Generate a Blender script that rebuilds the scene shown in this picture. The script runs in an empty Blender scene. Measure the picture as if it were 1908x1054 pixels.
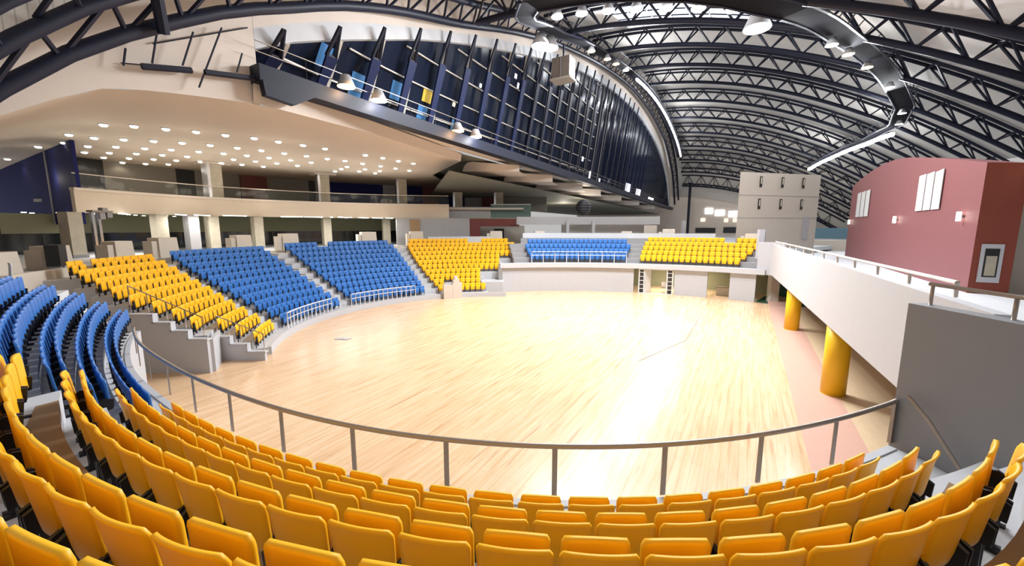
import bpy, math, random
from mathutils import Vector, Matrix
random.seed(7)
S = bpy.context.scene
COL = S.collection
R_ = math.radians
PI = math.pi

# ------------------------------------------------------------------ materials
MATS = {}
def mat(name, col, rough=0.6, metal=0.0, spec=0.4, var=0.06, scale=3.0, emit=None, estr=0.0, bump=0.0, coat=0.0):
    if name in MATS: return MATS[name]
    m = bpy.data.materials.new(name); m.use_nodes = True
    nt = m.node_tree; n = nt.nodes; l = nt.links
    b = n['Principled BSDF']
    b.inputs['Roughness'].default_value = rough
    b.inputs['Metallic'].default_value = metal
    b.inputs['Specular IOR Level'].default_value = spec
    b.inputs['Coat Weight'].default_value = coat
    tc = n.new('ShaderNodeTexCoord')
    nz = n.new('ShaderNodeTexNoise'); nz.inputs['Scale'].default_value = scale; nz.inputs['Detail'].default_value = 3
    l.new(tc.outputs['Object'], nz.inputs['Vector'])
    mx = n.new('ShaderNodeMix'); mx.data_type = 'RGBA'
    mx.inputs[6].default_value = (*[c*(1-var) for c in col], 1)
    mx.inputs[7].default_value = (*[min(1, c*(1+var)) for c in col], 1)
    l.new(nz.outputs['Fac'], mx.inputs[0]); l.new(mx.outputs[2], b.inputs['Base Color'])
    if emit:
        b.inputs['Emission Color'].default_value = (*emit, 1); b.inputs['Emission Strength'].default_value = estr
        m.cycles.emission_sampling = 'NONE'
    if bump:
        bp = n.new('ShaderNodeBump'); bp.inputs['Strength'].default_value = bump
        l.new(nz.outputs['Fac'], bp.inputs['Height']); l.new(bp.outputs['Normal'], b.inputs['Normal'])
    MATS[name] = m
    return m

M_yel = mat('yellow_plastic', (0.94, 0.49, 0.010), 0.42, spec=0.3, var=0.03)
M_blu = mat('blue_plastic', (0.03, 0.16, 0.50), 0.38, spec=0.45, var=0.04)
M_blk = mat('black_plastic', (0.012, 0.012, 0.016), 0.5)
M_con = mat('pale_concrete', (0.52, 0.53, 0.555), 0.7, var=0.05)
M_wht = mat('white_paint', (0.49, 0.50, 0.53), 0.6, var=0.03)
M_gry = mat('grey_paint', (0.225, 0.232, 0.25), 0.6, var=0.04)
M_mgr = mat('mid_grey_paint', (0.31, 0.305, 0.31), 0.6, var=0.04)
M_stp = mat('light_grey_paint', (0.50, 0.50, 0.52), 0.6, var=0.03)
M_brn = mat('brown_tread', (0.27, 0.17, 0.085), 0.6, var=0.1)
M_nav = mat('navy_steel', (0.008, 0.010, 0.024), 0.5, metal=0.0, spec=0.25, var=0.1)
M_nvb = mat('navy_blue_steel', (0.010, 0.018, 0.07), 0.5, spec=0.25, var=0.1)
M_sof = mat('beige_soffit', (0.62, 0.53, 0.43), 0.7, var=0.02, scale=.3)
M_fas = mat('beige_fascia', (0.62, 0.545, 0.48), 0.65, var=0.03)
M_rail = mat('rail_steel', (0.33, 0.28, 0.24), 0.35, metal=0.6)
M_wrl = mat('white_rail', (0.72, 0.72, 0.74), 0.4)
M_red = mat('red_paint', (0.215, 0.072, 0.075), 0.55, var=0.05)
M_rds = mat('rust_red_paint', (0.22, 0.045, 0.024), 0.55, var=0.06)
M_bei = mat('beige_panel', (0.40, 0.36, 0.31), 0.65, var=0.04)
M_ped = mat('beige_block', (0.62, 0.56, 0.48), 0.65, var=0.03)
M_pan = mat('navy_panel', (0.016, 0.020, 0.11), 0.75, spec=.15, var=0.08)
M_drk = mat('dark_recess', (0.012, 0.012, 0.012), 0.5)
M_dgl = mat('dark_window', (0.01, 0.013, 0.018), 0.12, spec=0.6)
M_grn = mat('green_paint', (0.02, 0.075, 0.045), 0.5)
M_olv = mat('olive_wall', (0.33, 0.32, 0.20), 0.7)
M_pnk = mat('pink_floor', (0.60, 0.36, 0.28), 0.5)
M_tan = mat('tan_floor', (0.66, 0.50, 0.32), 0.5)
M_pil = mat('yellow_paint', (0.90, 0.53, 0.015), 0.4, var=0.03)
M_stn = mat('stone_cladding', (0.42, 0.38, 0.30), 0.6, var=0.25, scale=2.0)
M_mul = mat('pale_mullion', (0.50, 0.46, 0.40), 0.45)
M_mir = mat('mirror_metal', (0.7, 0.72, 0.78), 0.2, metal=0.9)
M_lam = mat('lamp_white', (1, 1, 1), 0.4, emit=(0.95, 0.97, 1.0), estr=14)
M_law = mat('lamp_warm', (1, 0.8, 0.5), 0.4, emit=(1.0, 0.62, 0.25), estr=9)
M_dl = mat('downlight_lens', (1, 1, 1), 0.4, emit=(1.0, 0.93, 0.78), estr=6)
M_tub = mat('tube_light', (1, 1, 1), 0.4, emit=(1, 0.98, 0.9), estr=4)
M_lit = mat('lit_window', (0.9, 0.9, 0.95), 0.4, emit=(0.86, 0.9, 1.0), estr=2.6)
M_ltw = mat('lit_warm_window', (0.9, 0.8, 0.6), 0.4, emit=(1.0, 0.8, 0.55), estr=1.1)
M_bwn = mat('blue_window', (0.05, 0.15, 0.35), 0.3, emit=(0.10, 0.32, 0.6), estr=0.25)
M_ywn = mat('amber_window', (0.5, 0.35, 0.05), 0.3, emit=(0.75, 0.5, 0.08), estr=0.4)
M_crm = mat('cream_paper', (0.54, 0.53, 0.52), 0.7, var=0.12, scale=14)
M_maroon = mat('maroon_paint', (0.13, 0.025, 0.022), 0.5)
M_grate = mat('grating', (0.012, 0.012, 0.016), 0.9, spec=0.05)
M_box = mat('brown_grey_box', (0.17, 0.14, 0.12), 0.6)
M_lum = mat('added_glow_panel', (.6, .65, .7), 0.5, emit=(.78, .86, 1.0), estr=1.1)  # glow put into the colour, standing for grating lit from above

M_fg = mat('grey_green_soffit', (0.20, 0.20, 0.165), 0.7)
M_bay = mat('taupe_wall', (0.20, 0.18, 0.15), 0.6)
def glass_mat(name, tint, alpha):
    m = bpy.data.materials.new(name); m.use_nodes = True
    nt = m.node_tree; n = nt.nodes; l = nt.links
    b = n['Principled BSDF']; b.inputs['Base Color'].default_value = (*tint, 1); b.inputs['Roughness'].default_value = 0.05
    tr = n.new('ShaderNodeBsdfTransparent'); mx = n.new('ShaderNodeMixShader'); mx.inputs[0].default_value = alpha
    nz = n.new('ShaderNodeTexNoise'); nz.inputs['Scale'].default_value = 1.5
    ma = n.new('ShaderNodeMath'); ma.operation = 'MULTIPLY_ADD'; ma.inputs[1].default_value = 0.05; ma.inputs[2].default_value = alpha
    l.new(nz.outputs['Fac'], ma.inputs[0]); l.new(ma.outputs[0], mx.inputs[0])
    l.new(tr.outputs[0], mx.inputs[1]); l.new(b.outputs[0], mx.inputs[2]); l.new(mx.outputs[0], n['Material Output'].inputs['Surface'])
    return m
M_gls = glass_mat('balustrade_glass', (0.12, 0.14, 0.13), 0.06)

AZ = R_(30.5)
def wood_mat():
    m = bpy.data.materials.new('wood_floor'); m.use_nodes = True
    nt = m.node_tree; n = nt.nodes; l = nt.links; b = n['Principled BSDF']
    tc = n.new('ShaderNodeTexCoord')
    mp = n.new('ShaderNodeMapping'); mp.inputs['Rotation'].default_value = (0, 0, AZ); l.new(tc.outputs['Object'], mp.inputs['Vector'])
    # after the turn, local y runs along the planks
    st = n.new('ShaderNodeMapping'); st.inputs['Scale'].default_value = (7.0, 0.42, 1); l.new(mp.outputs[0], st.inputs['Vector'])
    n1 = n.new('ShaderNodeTexNoise'); n1.inputs['Scale'].default_value = 1.0; n1.inputs['Detail'].default_value = 6; n1.inputs['Roughness'].default_value = 0.62; n1.inputs['Distortion'].default_value = 0.35
    l.new(st.outputs[0], n1.inputs['Vector'])
    r1 = n.new('ShaderNodeValToRGB'); e = r1.color_ramp.elements
    e[0].position = 0.22; e[0].color = (0.54, 0.32, 0.17, 1); e[1].position = 0.62; e[1].color = (0.78, 0.55, 0.36, 1)
    k = r1.color_ramp.elements.new(0.42); k.color = (0.70, 0.47, 0.275, 1)
    l.new(n1.outputs['Fac'], r1.inputs[0])
    sw = n.new('ShaderNodeMapping'); sw.inputs['Rotation'].default_value = (0, 0, PI/2); l.new(mp.outputs[0], sw.inputs['Vector'])
    br = n.new('ShaderNodeTexBrick'); br.inputs['Scale'].default_value = 1.0; br.inputs['Brick Width'].default_value = 3.2; br.inputs['Row Height'].default_value = 0.22
    br.inputs['Mortar Size'].default_value = 0.004; br.inputs['Color1'].default_value = (1, 1, 1, 1); br.inputs['Color2'].default_value = (0.94, 0.92, 0.90, 1); br.inputs['Mortar'].default_value = (0.6, 0.5, 0.4, 1)
    l.new(sw.outputs[0], br.inputs['Vector'])
    mx = n.new('ShaderNodeMix'); mx.data_type = 'RGBA'; mx.blend_type = 'MULTIPLY'; mx.inputs[0].default_value = 1.0
    l.new(r1.outputs[0], mx.inputs[6]); l.new(br.outputs['Color'], mx.inputs[7])
    # thin dark streaks in the grain
    s2 = n.new('ShaderNodeMapping'); s2.inputs['Scale'].default_value = (3.2, 0.16, 1); l.new(mp.outputs[0], s2.inputs['Vector'])
    n2 = n.new('ShaderNodeTexNoise'); n2.inputs['Scale'].default_value = 1.6; n2.inputs['Detail'].default_value = 2; l.new(s2.outputs[0], n2.inputs['Vector'])
    r2 = n.new('ShaderNodeValToRGB'); e = r2.color_ramp.elements
    e[0].position = 0.30; e[0].color = (0.55, 0.42, 0.32, 1); e[1].position = 0.345; e[1].color = (1, 1, 1, 1)
    l.new(n2.outputs['Fac'], r2.inputs[0])
    m2 = n.new('ShaderNodeMix'); m2.data_type = 'RGBA'; m2.blend_type = 'MULTIPLY'; m2.inputs[0].default_value = 0.5
    l.new(mx.outputs[2], m2.inputs[6]); l.new(r2.outputs[0], m2.inputs[7])
    l.new(m2.outputs[2], b.inputs['Base Color'])
    b.inputs['Roughness'].default_value = 0.25; b.inputs['Specular IOR Level'].default_value = 0.30
    bp = n.new('ShaderNodeBump'); bp.inputs['Strength'].default_value = 0.05; l.new(n1.outputs['Fac'], bp.inputs['Height']); l.new(bp.outputs['Normal'], b.inputs['Normal'])
    return m
M_wood = wood_mat()

def roof_mat():
    m = bpy.data.materials.new('roof_sheet'); m.use_nodes = True
    nt = m.node_tree; n = nt.nodes; l = nt.links; b = n['Principled BSDF']
    tc = n.new('ShaderNodeTexCoord')
    mp = n.new('ShaderNodeMapping'); mp.inputs['Rotation'].default_value = (0, 0, AZ); l.new(tc.outputs['Object'], mp.inputs['Vector'])
    wv = n.new('ShaderNodeTexWave'); wv.inputs['Scale'].default_value = 1.1; wv.bands_direction = 'Y'; l.new(mp.outputs[0], wv.inputs['Vector'])
    rp = n.new('ShaderNodeValToRGB'); e = rp.color_ramp.elements
    e[0].position = 0.0; e[0].color = (0.36, 0.33, 0.30, 1); e[1].position = 0.10; e[1].color = (0.54, 0.51, 0.475, 1)
    l.new(wv.outputs['Fac'], rp.inputs[0]); l.new(rp.outputs[0], b.inputs['Base Color'])
    b.inputs['Roughness'].default_value = 0.75
    return m
M_roof = roof_mat()

# ------------------------------------------------------------------ mesh builder
class MB:
    def __init__(s): s.v = []; s.f = []; s.m = []; s.cur = 0
    def face(s, pts):
        b = len(s.v); s.v += [tuple(p) for p in pts]; s.f.append(tuple(range(b, b+len(pts)))); s.m.append(s.cur)
    def add(s, vs, fs):
        b = len(s.v); s.v += [tuple(p) for p in vs]
        for f in fs: s.f.append(tuple(b+i for i in f)); s.m.append(s.cur)
    def box(s, c, size, rz=0.0, M=None):
        hx, hy, hz = [k/2 for k in size]; vs = []
        for z in (-hz, hz):
            for x, y in ((-hx, -hy), (hx, -hy), (hx, hy), (-hx, hy)):
                p = Vector((x, y, z))
                if M is not None: p = M @ p
                elif rz: p = Matrix.Rotation(rz, 3, 'Z') @ p
                vs.append((p.x+c[0], p.y+c[1], p.z+c[2]))
        s.add(vs, [(3, 2, 1, 0), (4, 5, 6, 7), (0, 1, 5, 4), (1, 2, 6, 5), (2, 3, 7, 6), (3, 0, 4, 7)])
    def prism(s, poly, z0, z1):
        n = len(poly)
        a = sum(poly[i][0]*poly[(i+1) % n][1]-poly[(i+1) % n][0]*poly[i][1] for i in range(n))
        if a < 0: poly = poly[::-1]
        vs = [(x, y, z0) for x, y in poly]+[(x, y, z1) for x, y in poly]
        s.add(vs, [tuple(range(n))[::-1], tuple(range(n, 2*n))]+[(i, (i+1) % n, n+(i+1) % n, n+i) for i in range(n)])
    def plate(s, pts, th):       # flat polygon with thickness along its normal
        P = [Vector(p) for p in pts]; nrm = (P[1]-P[0]).cross(P[2]-P[0]).normalized()*th; n = len(P)
        s.add(P+[p+nrm for p in P], [tuple(range(n))[::-1], tuple(range(n, 2*n))]+[(i, (i+1) % n, n+(i+1) % n, n+i) for i in range(n)])
    def tube(s, pts, r, n=8, cap=True):
        P = [Vector(p) for p in pts]; b = len(s.v); up0 = None
        for i, p in enumerate(P):
            d = (P[min(i+1, len(P)-1)]-P[max(i-1, 0)]).normalized()
            u = Vector((0, 0, 1)) if abs(d.z) < 0.95 else Vector((1, 0, 0))
            a = d.cross(u).normalized(); c = a.cross(d).normalized()
            for k in range(n):
                t = 2*PI*k/n+PI/n; q = p+(a*math.cos(t)+c*math.sin(t))*r; s.v.append(tuple(q))
        for i in range(len(P)-1):
            for k in range(n):
                k2 = (k+1) % n; s.f.append((b+i*n+k, b+i*n+k2, b+(i+1)*n+k2, b+(i+1)*n+k)); s.m.append(s.cur)
        if cap:
            s.f.append(tuple(b+k for k in range(n))); s.m.append(s.cur)
            e = b+(len(P)-1)*n; s.f.append(tuple(e+k for k in range(n))[::-1]); s.m.append(s.cur)
    def cyl(s, c, r, h, n=20, r2=None):
        r2 = r if r2 is None else r2
        vs = [(c[0]+r*math.cos(2*PI*k/n), c[1]+r*math.sin(2*PI*k/n), c[2]) for k in range(n)]+[(c[0]+r2*math.cos(2*PI*k/n), c[1]+r2*math.sin(2*PI*k/n), c[2]+h) for k in range(n)]
        s.add(vs, [tuple(range(n))[::-1], tuple(range(n, 2*n))]+[(k, (k+1) % n, n+(k+1) % n, n+k) for k in range(n)])
    def mesh(s, name, mats, smooth=False):
        me = bpy.data.meshes.new(name); me.from_pydata(s.v, [], s.f)
        for m in (mats if isinstance(mats, (list, tuple)) else [mats]): me.materials.append(m)
        me.polygons.foreach_set('material_index', s.m)
        if smooth: me.polygons.foreach_set('use_smooth', [True]*len(me.polygons))
        me.update(); return me
    def build(s, name, mats, parent=None, smooth=False, loc=None):
        o = bpy.data.objects.new(name, s.mesh(name, mats, smooth)); COL.objects.link(o)
        if parent: o.parent = parent
        if loc: o.location = loc
        return o

def tag(o, label, cat, group=None):
    o['label'] = label; o['category'] = cat
    if group: o['group'] = group
    return o
def thing(name, label, cat, loc=(0, 0, 0), rz=0.0, group=None):
    o = bpy.data.objects.new(name, None); COL.objects.link(o); o.location = loc; o.rotation_euler = (0, 0, rz)
    o.empty_display_size = 0.2
    return tag(o, label, cat, group)
def struct(name, mb, m, parent=None, smooth=False):
    o = mb.build(name, m, parent, smooth)
    if parent is None: o['kind'] = 'structure'
    return o
def copy_tree(o, parent=None):
    c = o.copy(); COL.objects.link(c)
    if parent: c.parent = parent
    for ch in o.children: copy_tree(ch, c)
    return c

ORD = ['', 'first', 'second', 'third', 'fourth', 'fifth', 'sixth', 'seventh', 'eighth', 'ninth', 'tenth', 'eleventh', 'twelfth', 'thirteenth', 'fourteenth', 'fifteenth', 'sixteenth', 'seventeenth', 'eighteenth', 'nineteenth', 'twentieth', 'twenty-first', 'twenty-second', 'twenty-third', 'twenty-fourth', 'twenty-fifth', 'twenty-sixth', 'twenty-seventh', 'twenty-eighth', 'twenty-ninth', 'thirtieth']

SA, CA = math.sin(AZ), math.cos(AZ)
def W(s, t, z=0.0): return (s*SA+t*CA, s*CA-t*SA, z)       # hall axes (s along, t across) -> world

# ------------------------------------------------------------------ camera
cd = bpy.data.cameras.new('camera'); cam = bpy.data.objects.new('camera', cd); COL.objects.link(cam)
EYE = 6.4
cam.location = (0, 0, EYE); cam.rotation_euler = (PI/2-math.atan(104/740), 0, 0)
cd.sensor_width = 36; cd.lens = 36*740/1908; cd.clip_start = 0.05; cd.clip_end = 400
S.camera = cam

# ------------------------------------------------------------------ seats
def shell(mb, w, z0, z1, y0, lean, th, curl=0.03, bow=0.03, round_top=0.24, round_bot=0.10, nu=8, nv=8, rk=0.13, taper=0.0):
    """moulded plastic panel: rounded corners, bowed across, leaning back, lip rolled at the top"""
    F = []; B = []
    for j in range(nv+1):
        v = j/nv; z = z0+(z1-z0)*v
        k = 1.0
        if v > 1-round_top: q = (v-(1-round_top))/round_top; k = (1-rk)+rk*math.sqrt(max(0, 1-q*q))
        elif v < round_bot: q = 1-v/round_bot; k = (1-rk)+rk*math.sqrt(max(0, 1-q*q))
        k *= 1-taper*(1-v)**1.5
        for i in range(nu+1):
            u = -1+2*i/nu; x = u*w/2*k
            y = y0-lean*v+bow*u*u-curl*max(0, v-0.75)**2*16*0.5
            zz = z-0.012*u*u*(v > 0.9)
            F.append((x, y+th/2, zz)); B.append((x, y-th/2, zz))
    n = nu+1; fs = []; off = len(F)
    for j in range(nv):
        for i in range(nu):
            a = j*n+i
            fs.append((a+1, a, a+n, a+n+1)); fs.append((off+a, off+a+1, off+a+n+1, off+a+n))
    ring = [i for i in range(n)]+[j*n+nu for j in range(1, nv+1)]+[nv*n+i for i in range(nu-1, -1, -1)]+[j*n for j in range(nv-1, 0, -1)]
    for a, b in zip(ring, ring[1:]+ring[:1]): fs.append((a, b, off+b, off+a))
    mb.add(F+B, fs)

def bracket(mb):     # black hinge arm and foot beside the seat
    mb.plate([(-0.018, -0.06, 0.30), (-0.018, 0.15, 0.34), (-0.018, 0.17, 0.50), (-0.018, 0.05, 0.53), (-0.018, -0.07, 0.46)], 0.036)
    mb.box((0, 0.01, 0.16), (0.034, 0.05, 0.32)); mb.box((0, 0.03, 0.012), (0.06, 0.16, 0.024))
def seat_meshes():
    b = MB(); shell(b, 0.478, 0.40, 0.86, -0.02, 0.055, 0.026, nu=10, nv=14, round_top=.16, rk=.10, taper=.13); back = b
    p = MB(); shell(p, 0.43, 0.38, 0.83, 0.105, 0.02, 0.032, curl=0.012, bow=0.012, nu=8, nv=12, round_top=0.15, round_bot=0.2, rk=.09); pan = p
    k = MB(); bracket(k)
    return back, pan, k
_b, _p, _k = seat_meshes()
_bb = MB(); shell(_bb, 0.488, 0.38, 0.86, -0.02, 0.055, 0.026, nu=6, nv=10, round_top=.10, rk=.04, bow=.012)
MESH = {}
for cname, m in (('yellow', M_yel), ('blue', M_blu)):
    MESH[cname, 'back'] = (_b if cname == 'yellow' else _bb).mesh(cname+'_backrest', m, True); MESH[cname, 'pan'] = _p.mesh(cname+'_seat_pan', m, True)
MESH['arm'] = _k.mesh('hinge_bracket', M_blk)
def far_seat(cname, m):
    b = MB()
    shell(b, 0.482, 0.36, 0.84, -0.02, 0.055, 0.03, nu=4, nv=6, round_top=.10, rk=.03, bow=.012)
    shell(b, 0.375, 0.24, 0.64, 0.10, 0.02, 0.035, curl=0.0, bow=0.01, round_top=0.15, nu=4, nv=4, rk=.08)
    b.cur = 1; b.box((0, 0.035, 0.44), (0.44, 0.03, 0.20)); b.cur = 0
    b.cur = 1
    for sx in (-0.20, 0.20): b.box((sx, 0.03, 0.34), (0.035, 0.14, 0.34)); b.box((sx, 0.0, 0.08), (0.03, 0.04, 0.16))
    return b
FAR = {'yellow': far_seat('yellow', M_yel), 'blue': far_seat('blue', M_blu)}
FARM = {c: FAR[c].mesh(c+'_stadium_seat', [M_yel if c == 'yellow' else M_blu, M_blk], True) for c in FAR}

def new_seat(cname, p, rz, label, group):
    o = thing(cname+'_stadium_seat', label, cname+' seat', p, rz, group)
    for nm, me, x in (('backrest', MESH[cname, 'back'], 0), ('seat_pan', MESH[cname, 'pan'], 0), ('hinge_bracket', MESH['arm'], -0.218), ('hinge_bracket', MESH['arm'], 0.218)):
        c = bpy.data.objects.new(nm, me); COL.objects.link(c); c.parent = o; c.location = (x, 0, 0)
    return o
def new_far(cname, p, rz, label, group):
    o = bpy.data.objects.new(cname+'_stadium_seat', FARM[cname]); COL.objects.link(o); o.location = p; o.rotation_euler = (0, 0, rz)
    return tag(o, label, cname+' seat', group)
STUFF = {'yellow': [], 'blue': []}
COUNT = {'yellow': 0, 'blue': 0}

def spaced(curve, a0, a1, pitch=0.5, inset=0.25):
    """parameters along curve(a) from a0 to a1, one per seat pitch"""
    N = 240; pts = [curve(a0+(a1-a0)*i/N) for i in range(N+1)]; L = [0]
    for p, q in zip(pts, pts[1:]): L.append(L[-1]+math.hypot(q[0]-p[0], q[1]-p[1]))
    n = max(1, int((L[-1]+0.02)/pitch)); out = []; j = 0
    for i in range(n):
        d = (i+0.5)*L[-1]/n
        while L[j+1] < d: j += 1
        f = (d-L[j])/(L[j+1]-L[j]); out.append(a0+(a1-a0)*(j+f)/N)
    return out

# ---- near bowl: polar about C0, phi measured from the camera side
C0 = (1.0, 19.1)
def pn(phi, r): a = R_(phi); return (C0[0]+r*math.sin(a), C0[1]-r*math.cos(a))
def N1(phi): x = phi/60; return 15.36-0.063*x-7.544*x*x-8.185*x**3 if phi < 0 else 15.36-0.0024*phi*phi
def dl(phi): return 0.80-0.33*(phi/27)**2 if phi < 0 else 0.80-0.17*(phi/11)**2
def RN(k, phi):
    p = max(-29, min(14, phi))
    if k <= 4: return N1(p)+(k-1)*dl(p)
    return RN(4, p)+0.50
HN = {1: 2.79, 2: 2.35, 3: 1.90, 4: 1.46, 5: 1.20}
ZN = {k: EYE-HN[k]-0.85 for k in HN}
CO = {1: (4.896, 6.724, 16.776), 2: (4.932, 7.12, 17.468), 3: (5.177, 7.651, 18.058), 4: (4.73, 7.375, 18.35), 5: (2.666, 4.204, 17.351)}
def RA(k, phi):
    x = phi/60; r = CO[1][0]*x*x+CO[1][1]*x+CO[1][2]
    for j in range(2, k+1):
        f = CO[j][0]*x*x+CO[j][1]*x+CO[j][2]; r = max(f, r+0.40)
    return r
HA = {1: 2.79, 2: 2.38, 3: 1.98, 4: 1.58, 5: 1.22}
ZA = {k: EYE-HA[k]-0.85 for k in HA}

def terrace(name, curve, Rk, Zk, K, a0, a1, front0, zbase, n=40, back_ext=0.5, brown=True):
    """stepped stand: one ring block per row, brown walkway strip in front of the seats"""
    mb = MB()
    for k in range(1, K+1):
        for i in range(n):
            A = [a0+(a1-a0)*(i+e)/n for e in (0, 1)]
            fr = [front0(a) if k == 1 else Rk(k-1, a)+0.16 for a in A]
            bk = [Rk(k, a)+(0.16 if k < K else back_ext) for a in A]
            md = [max(fr[e]+0.02, Rk(k, A[e])-0.10) for e in (0, 1)]
            z = Zk[k]; zl = zbase
            p = [curve(A[e], fr[e]) for e in (0, 1)]; q = [curve(A[e], bk[e]) for e in (0, 1)]; m = [curve(A[e], md[e]) for e in (0, 1)]
            mb.cur = 1 if (brown and k > 1 and p[0][0] < 4.75 and -27.6 < A[0]) else 0
            mb.face([(*p[0], z), (*p[1], z), (*m[1], z), (*m[0], z)])
            mb.cur = 0
            mb.face([(*m[0], z), (*m[1], z), (*q[1], z), (*q[0], z)])
            zp = Zk[k-1] if k > 1 else zl
            mb.face([(*p[0], zp), (*p[1], zp), (*p[1], z), (*p[0], z)])
            if k == K: mb.face([(*q[1], zl), (*q[0], zl), (*q[0], z), (*q[1], z)])
        for a in (a0, a1):
            f = front0(a) if k == 1 else Rk(k-1, a)+0.16; b = Rk(k, a)+(0.16 if k < K else back_ext)
            p = curve(a, f); q = curve(a, b); mb.face([(*p, zbase), (*q, zbase), (*q, Zk[k]), (*p, Zk[k])])
    return struct(name, mb, [M_con, M_brn])

RRT = [(-70, 15.1), (-56, 14.32), (-41, 13.80), (-34, 13.74), (-27, 13.76), (-21, 13.87), (-15, 14.0), (-8, 14.11), (0, 14.15), (4, 14.12), (11, 14.02), (17, 13.90), (24, 13.80)]
def rrail(a):
    for (x0, y0), (x1, y1) in zip(RRT, RRT[1:]):
        if a <= x1: f = (a-x0)/(x1-x0); return y0+(y1-y0)*f
    return RRT[-1][1]
def F1(a): return sum(rrail(a+d) for d in (-4, -2, 0, 2, 4))/5+0.22
def arcw(name, f, a0, a1, r0, th, z0, z1, n, m):
    mb = MB()
    for i in range(n):
        A = [a0+(a1-a0)*(i+e)/n for e in (0, 1)]
        mb.prism([f(A[0], r0(A[0])), f(A[1], r0(A[1])), f(A[1], r0(A[1])-th), f(A[0], r0(A[0])-th)], z0, z1)
    return struct(name, mb, m)
arcw('wall_front', pn, -69, 22.4, F1, .12, 0, 2.78, 60, M_wht)
terrace('floor_terrace_near', pn, RN, ZN, 5, -28.6, 22.5, F1, 0.0, n=60, back_ext=0.40)
terrace('floor_terrace_curve', pn, RA, ZA, 5, -69.0, -28.6, F1, 0.0, n=44, back_ext=1.2)

ROWS_N = {1: 'first', 2: 'second', 3: 'third', 4: 'fourth', 5: 'fifth', 6: 'topmost'}
def seat_list_near():
    for k in range(1, 6):
        # right end where the wall aisle begins
        hi = 0.0
        while pn(hi+0.1, RN(k, hi+0.1))[0] < 4.55 and hi < 22: hi += 0.1
        lo = {1: -27.0, 2: -26.9, 3: -26.7, 4: -25.8, 5: -23.0}[k]
        cur = lambda a, k=k: pn(a, RN(k, a))
        A = spaced(cur, lo, hi, 0.505)
        for i, a in enumerate(A):
            p = cur(a); q0 = cur(a-0.3); q1 = cur(a+0.3)
            rz = math.atan2(q1[1]-q0[1], q1[0]-q0[0])
            if k == 5 and -3.5 < a < 3: continue
            il, ir = i+1, len(A)-i
            if il <= ir or False: lab = f'yellow folding seat, {ORD[il]} from the blue seats, {ROWS_N[k]} row behind the curved rail'
            else: lab = f'yellow folding seat, {ORD[ir]} from the grey wall, {ROWS_N[k]} row behind the curved rail'
            new_seat('yellow', (*p, ZN[k]), rz, lab, 'yellow seats of the nearest stand'); COUNT['yellow'] += 1
    ends = {1: -68.6, 2: -66.1, 3: -64.0, 4: -60.0, 5: -56.5}
    for k in range(1, 6):
        cur = lambda a, k=k: pn(a, RA(k, a))
        A = spaced(cur, -29.6, ends[k], 0.5)
        for i, a in enumerate(A):
            p = cur(a); q0 = cur(a-0.3); q1 = cur(a+0.3)
            rz = math.atan2(q1[1]-q0[1], q1[0]-q0[0])
            lab = f'blue folding seat, {ORD[i+1]} from the near gangway, {ORD[k]} row of the curved blue block'
            new_seat('blue', (*p, ZA[k]), rz, lab, 'blue seats of the curved block'); COUNT['blue'] += 1
seat_list_near()

arcw('wall_near_back', pn, -23, 16, lambda a: RN(5, a)+.40, .26, 4.3, 5.14, 40, M_gry)
mb = MB(); mb.box((0, 0, .1), (.3, .18, .2)); mb.box((0, 0, .21), (.32, .2, .02)); tag(mb.build('tan_box', M_sof, None, False, (*pn(-9.9, RN(5, -9.9)+.34), 5.14)), 'small tan box resting on the grey wall behind the last yellow row', 'box')
# ---- far bowl: polar about C1
C1 = (-1.3, 24.5)
def pc(th, r): a = R_(th); return (C1[0]+r*math.cos(a), C1[1]+r*math.sin(a))
def ring_stand(name, th0, th1, R0, dd, kerb, rise, K, rows=None, zbase=0.0, n=None, split=None, m=M_con, back=0.9):
    mb = MB()
    for k in range(K):
        a0, a1 = (rows[k] if rows else (th0, th1)); n_ = max(3, int(abs(a1-a0)/2.2))
        r0 = R0+dd*k; r1 = R0+dd*(k+1)+(back if k == K-1 else 0); z = kerb+rise*k
        for i in range(n_):
            A = [a0+(a1-a0)*(i+e)/n_ for e in (0, 1)]
            p = [pc(a, r0) for a in A]; q = [pc(a, r1) for a in A]
            mb.face([(*p[0], z), (*p[1], z), (*q[1], z), (*q[0], z)])
            mb.face([(*p[0], zbase), (*p[1], zbase), (*p[1], z), (*p[0], z)])
            if k == K-1: mb.face([(*q[0], zbase), (*q[1], zbase), (*q[1], z), (*q[0], z)])
        for a in (a0, a1):
            p = pc(a, r0); q = pc(a, r1); mb.face([(*p, zbase), (*q, zbase), (*q, z), (*p, z)])
    return struct(name, mb, m)

def seat_rows(cname, K, R0, dd, kerb, rise, lim, place, group, label, nobj, skip=None, off=0.52):
    """rows of single-mesh seats on a ring stand; the first nobj rows are objects, the rest go to one body"""
    for k in range(K):
        r = R0+dd*k+off; z = kerb+rise*k; a0, a1 = lim[k]
        A = spaced(lambda a: pc(a, r), a0, a1, 0.49)
        for i, a in enumerate(A):
            if skip and skip(k, i, a): continue
            p = pc(a, r); rz = R_(a)+PI/2
            if COUNT[cname] < 300 and k < nobj:
                new_far(cname, (*p, z), rz, label(ORD[i+1], ORD[k+1]), group); COUNT[cname] += 1
            else: STUFF[cname].append((p[0], p[1], z, rz))

RF, DD, KB = 12.14, 0.765, 0.37
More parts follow.
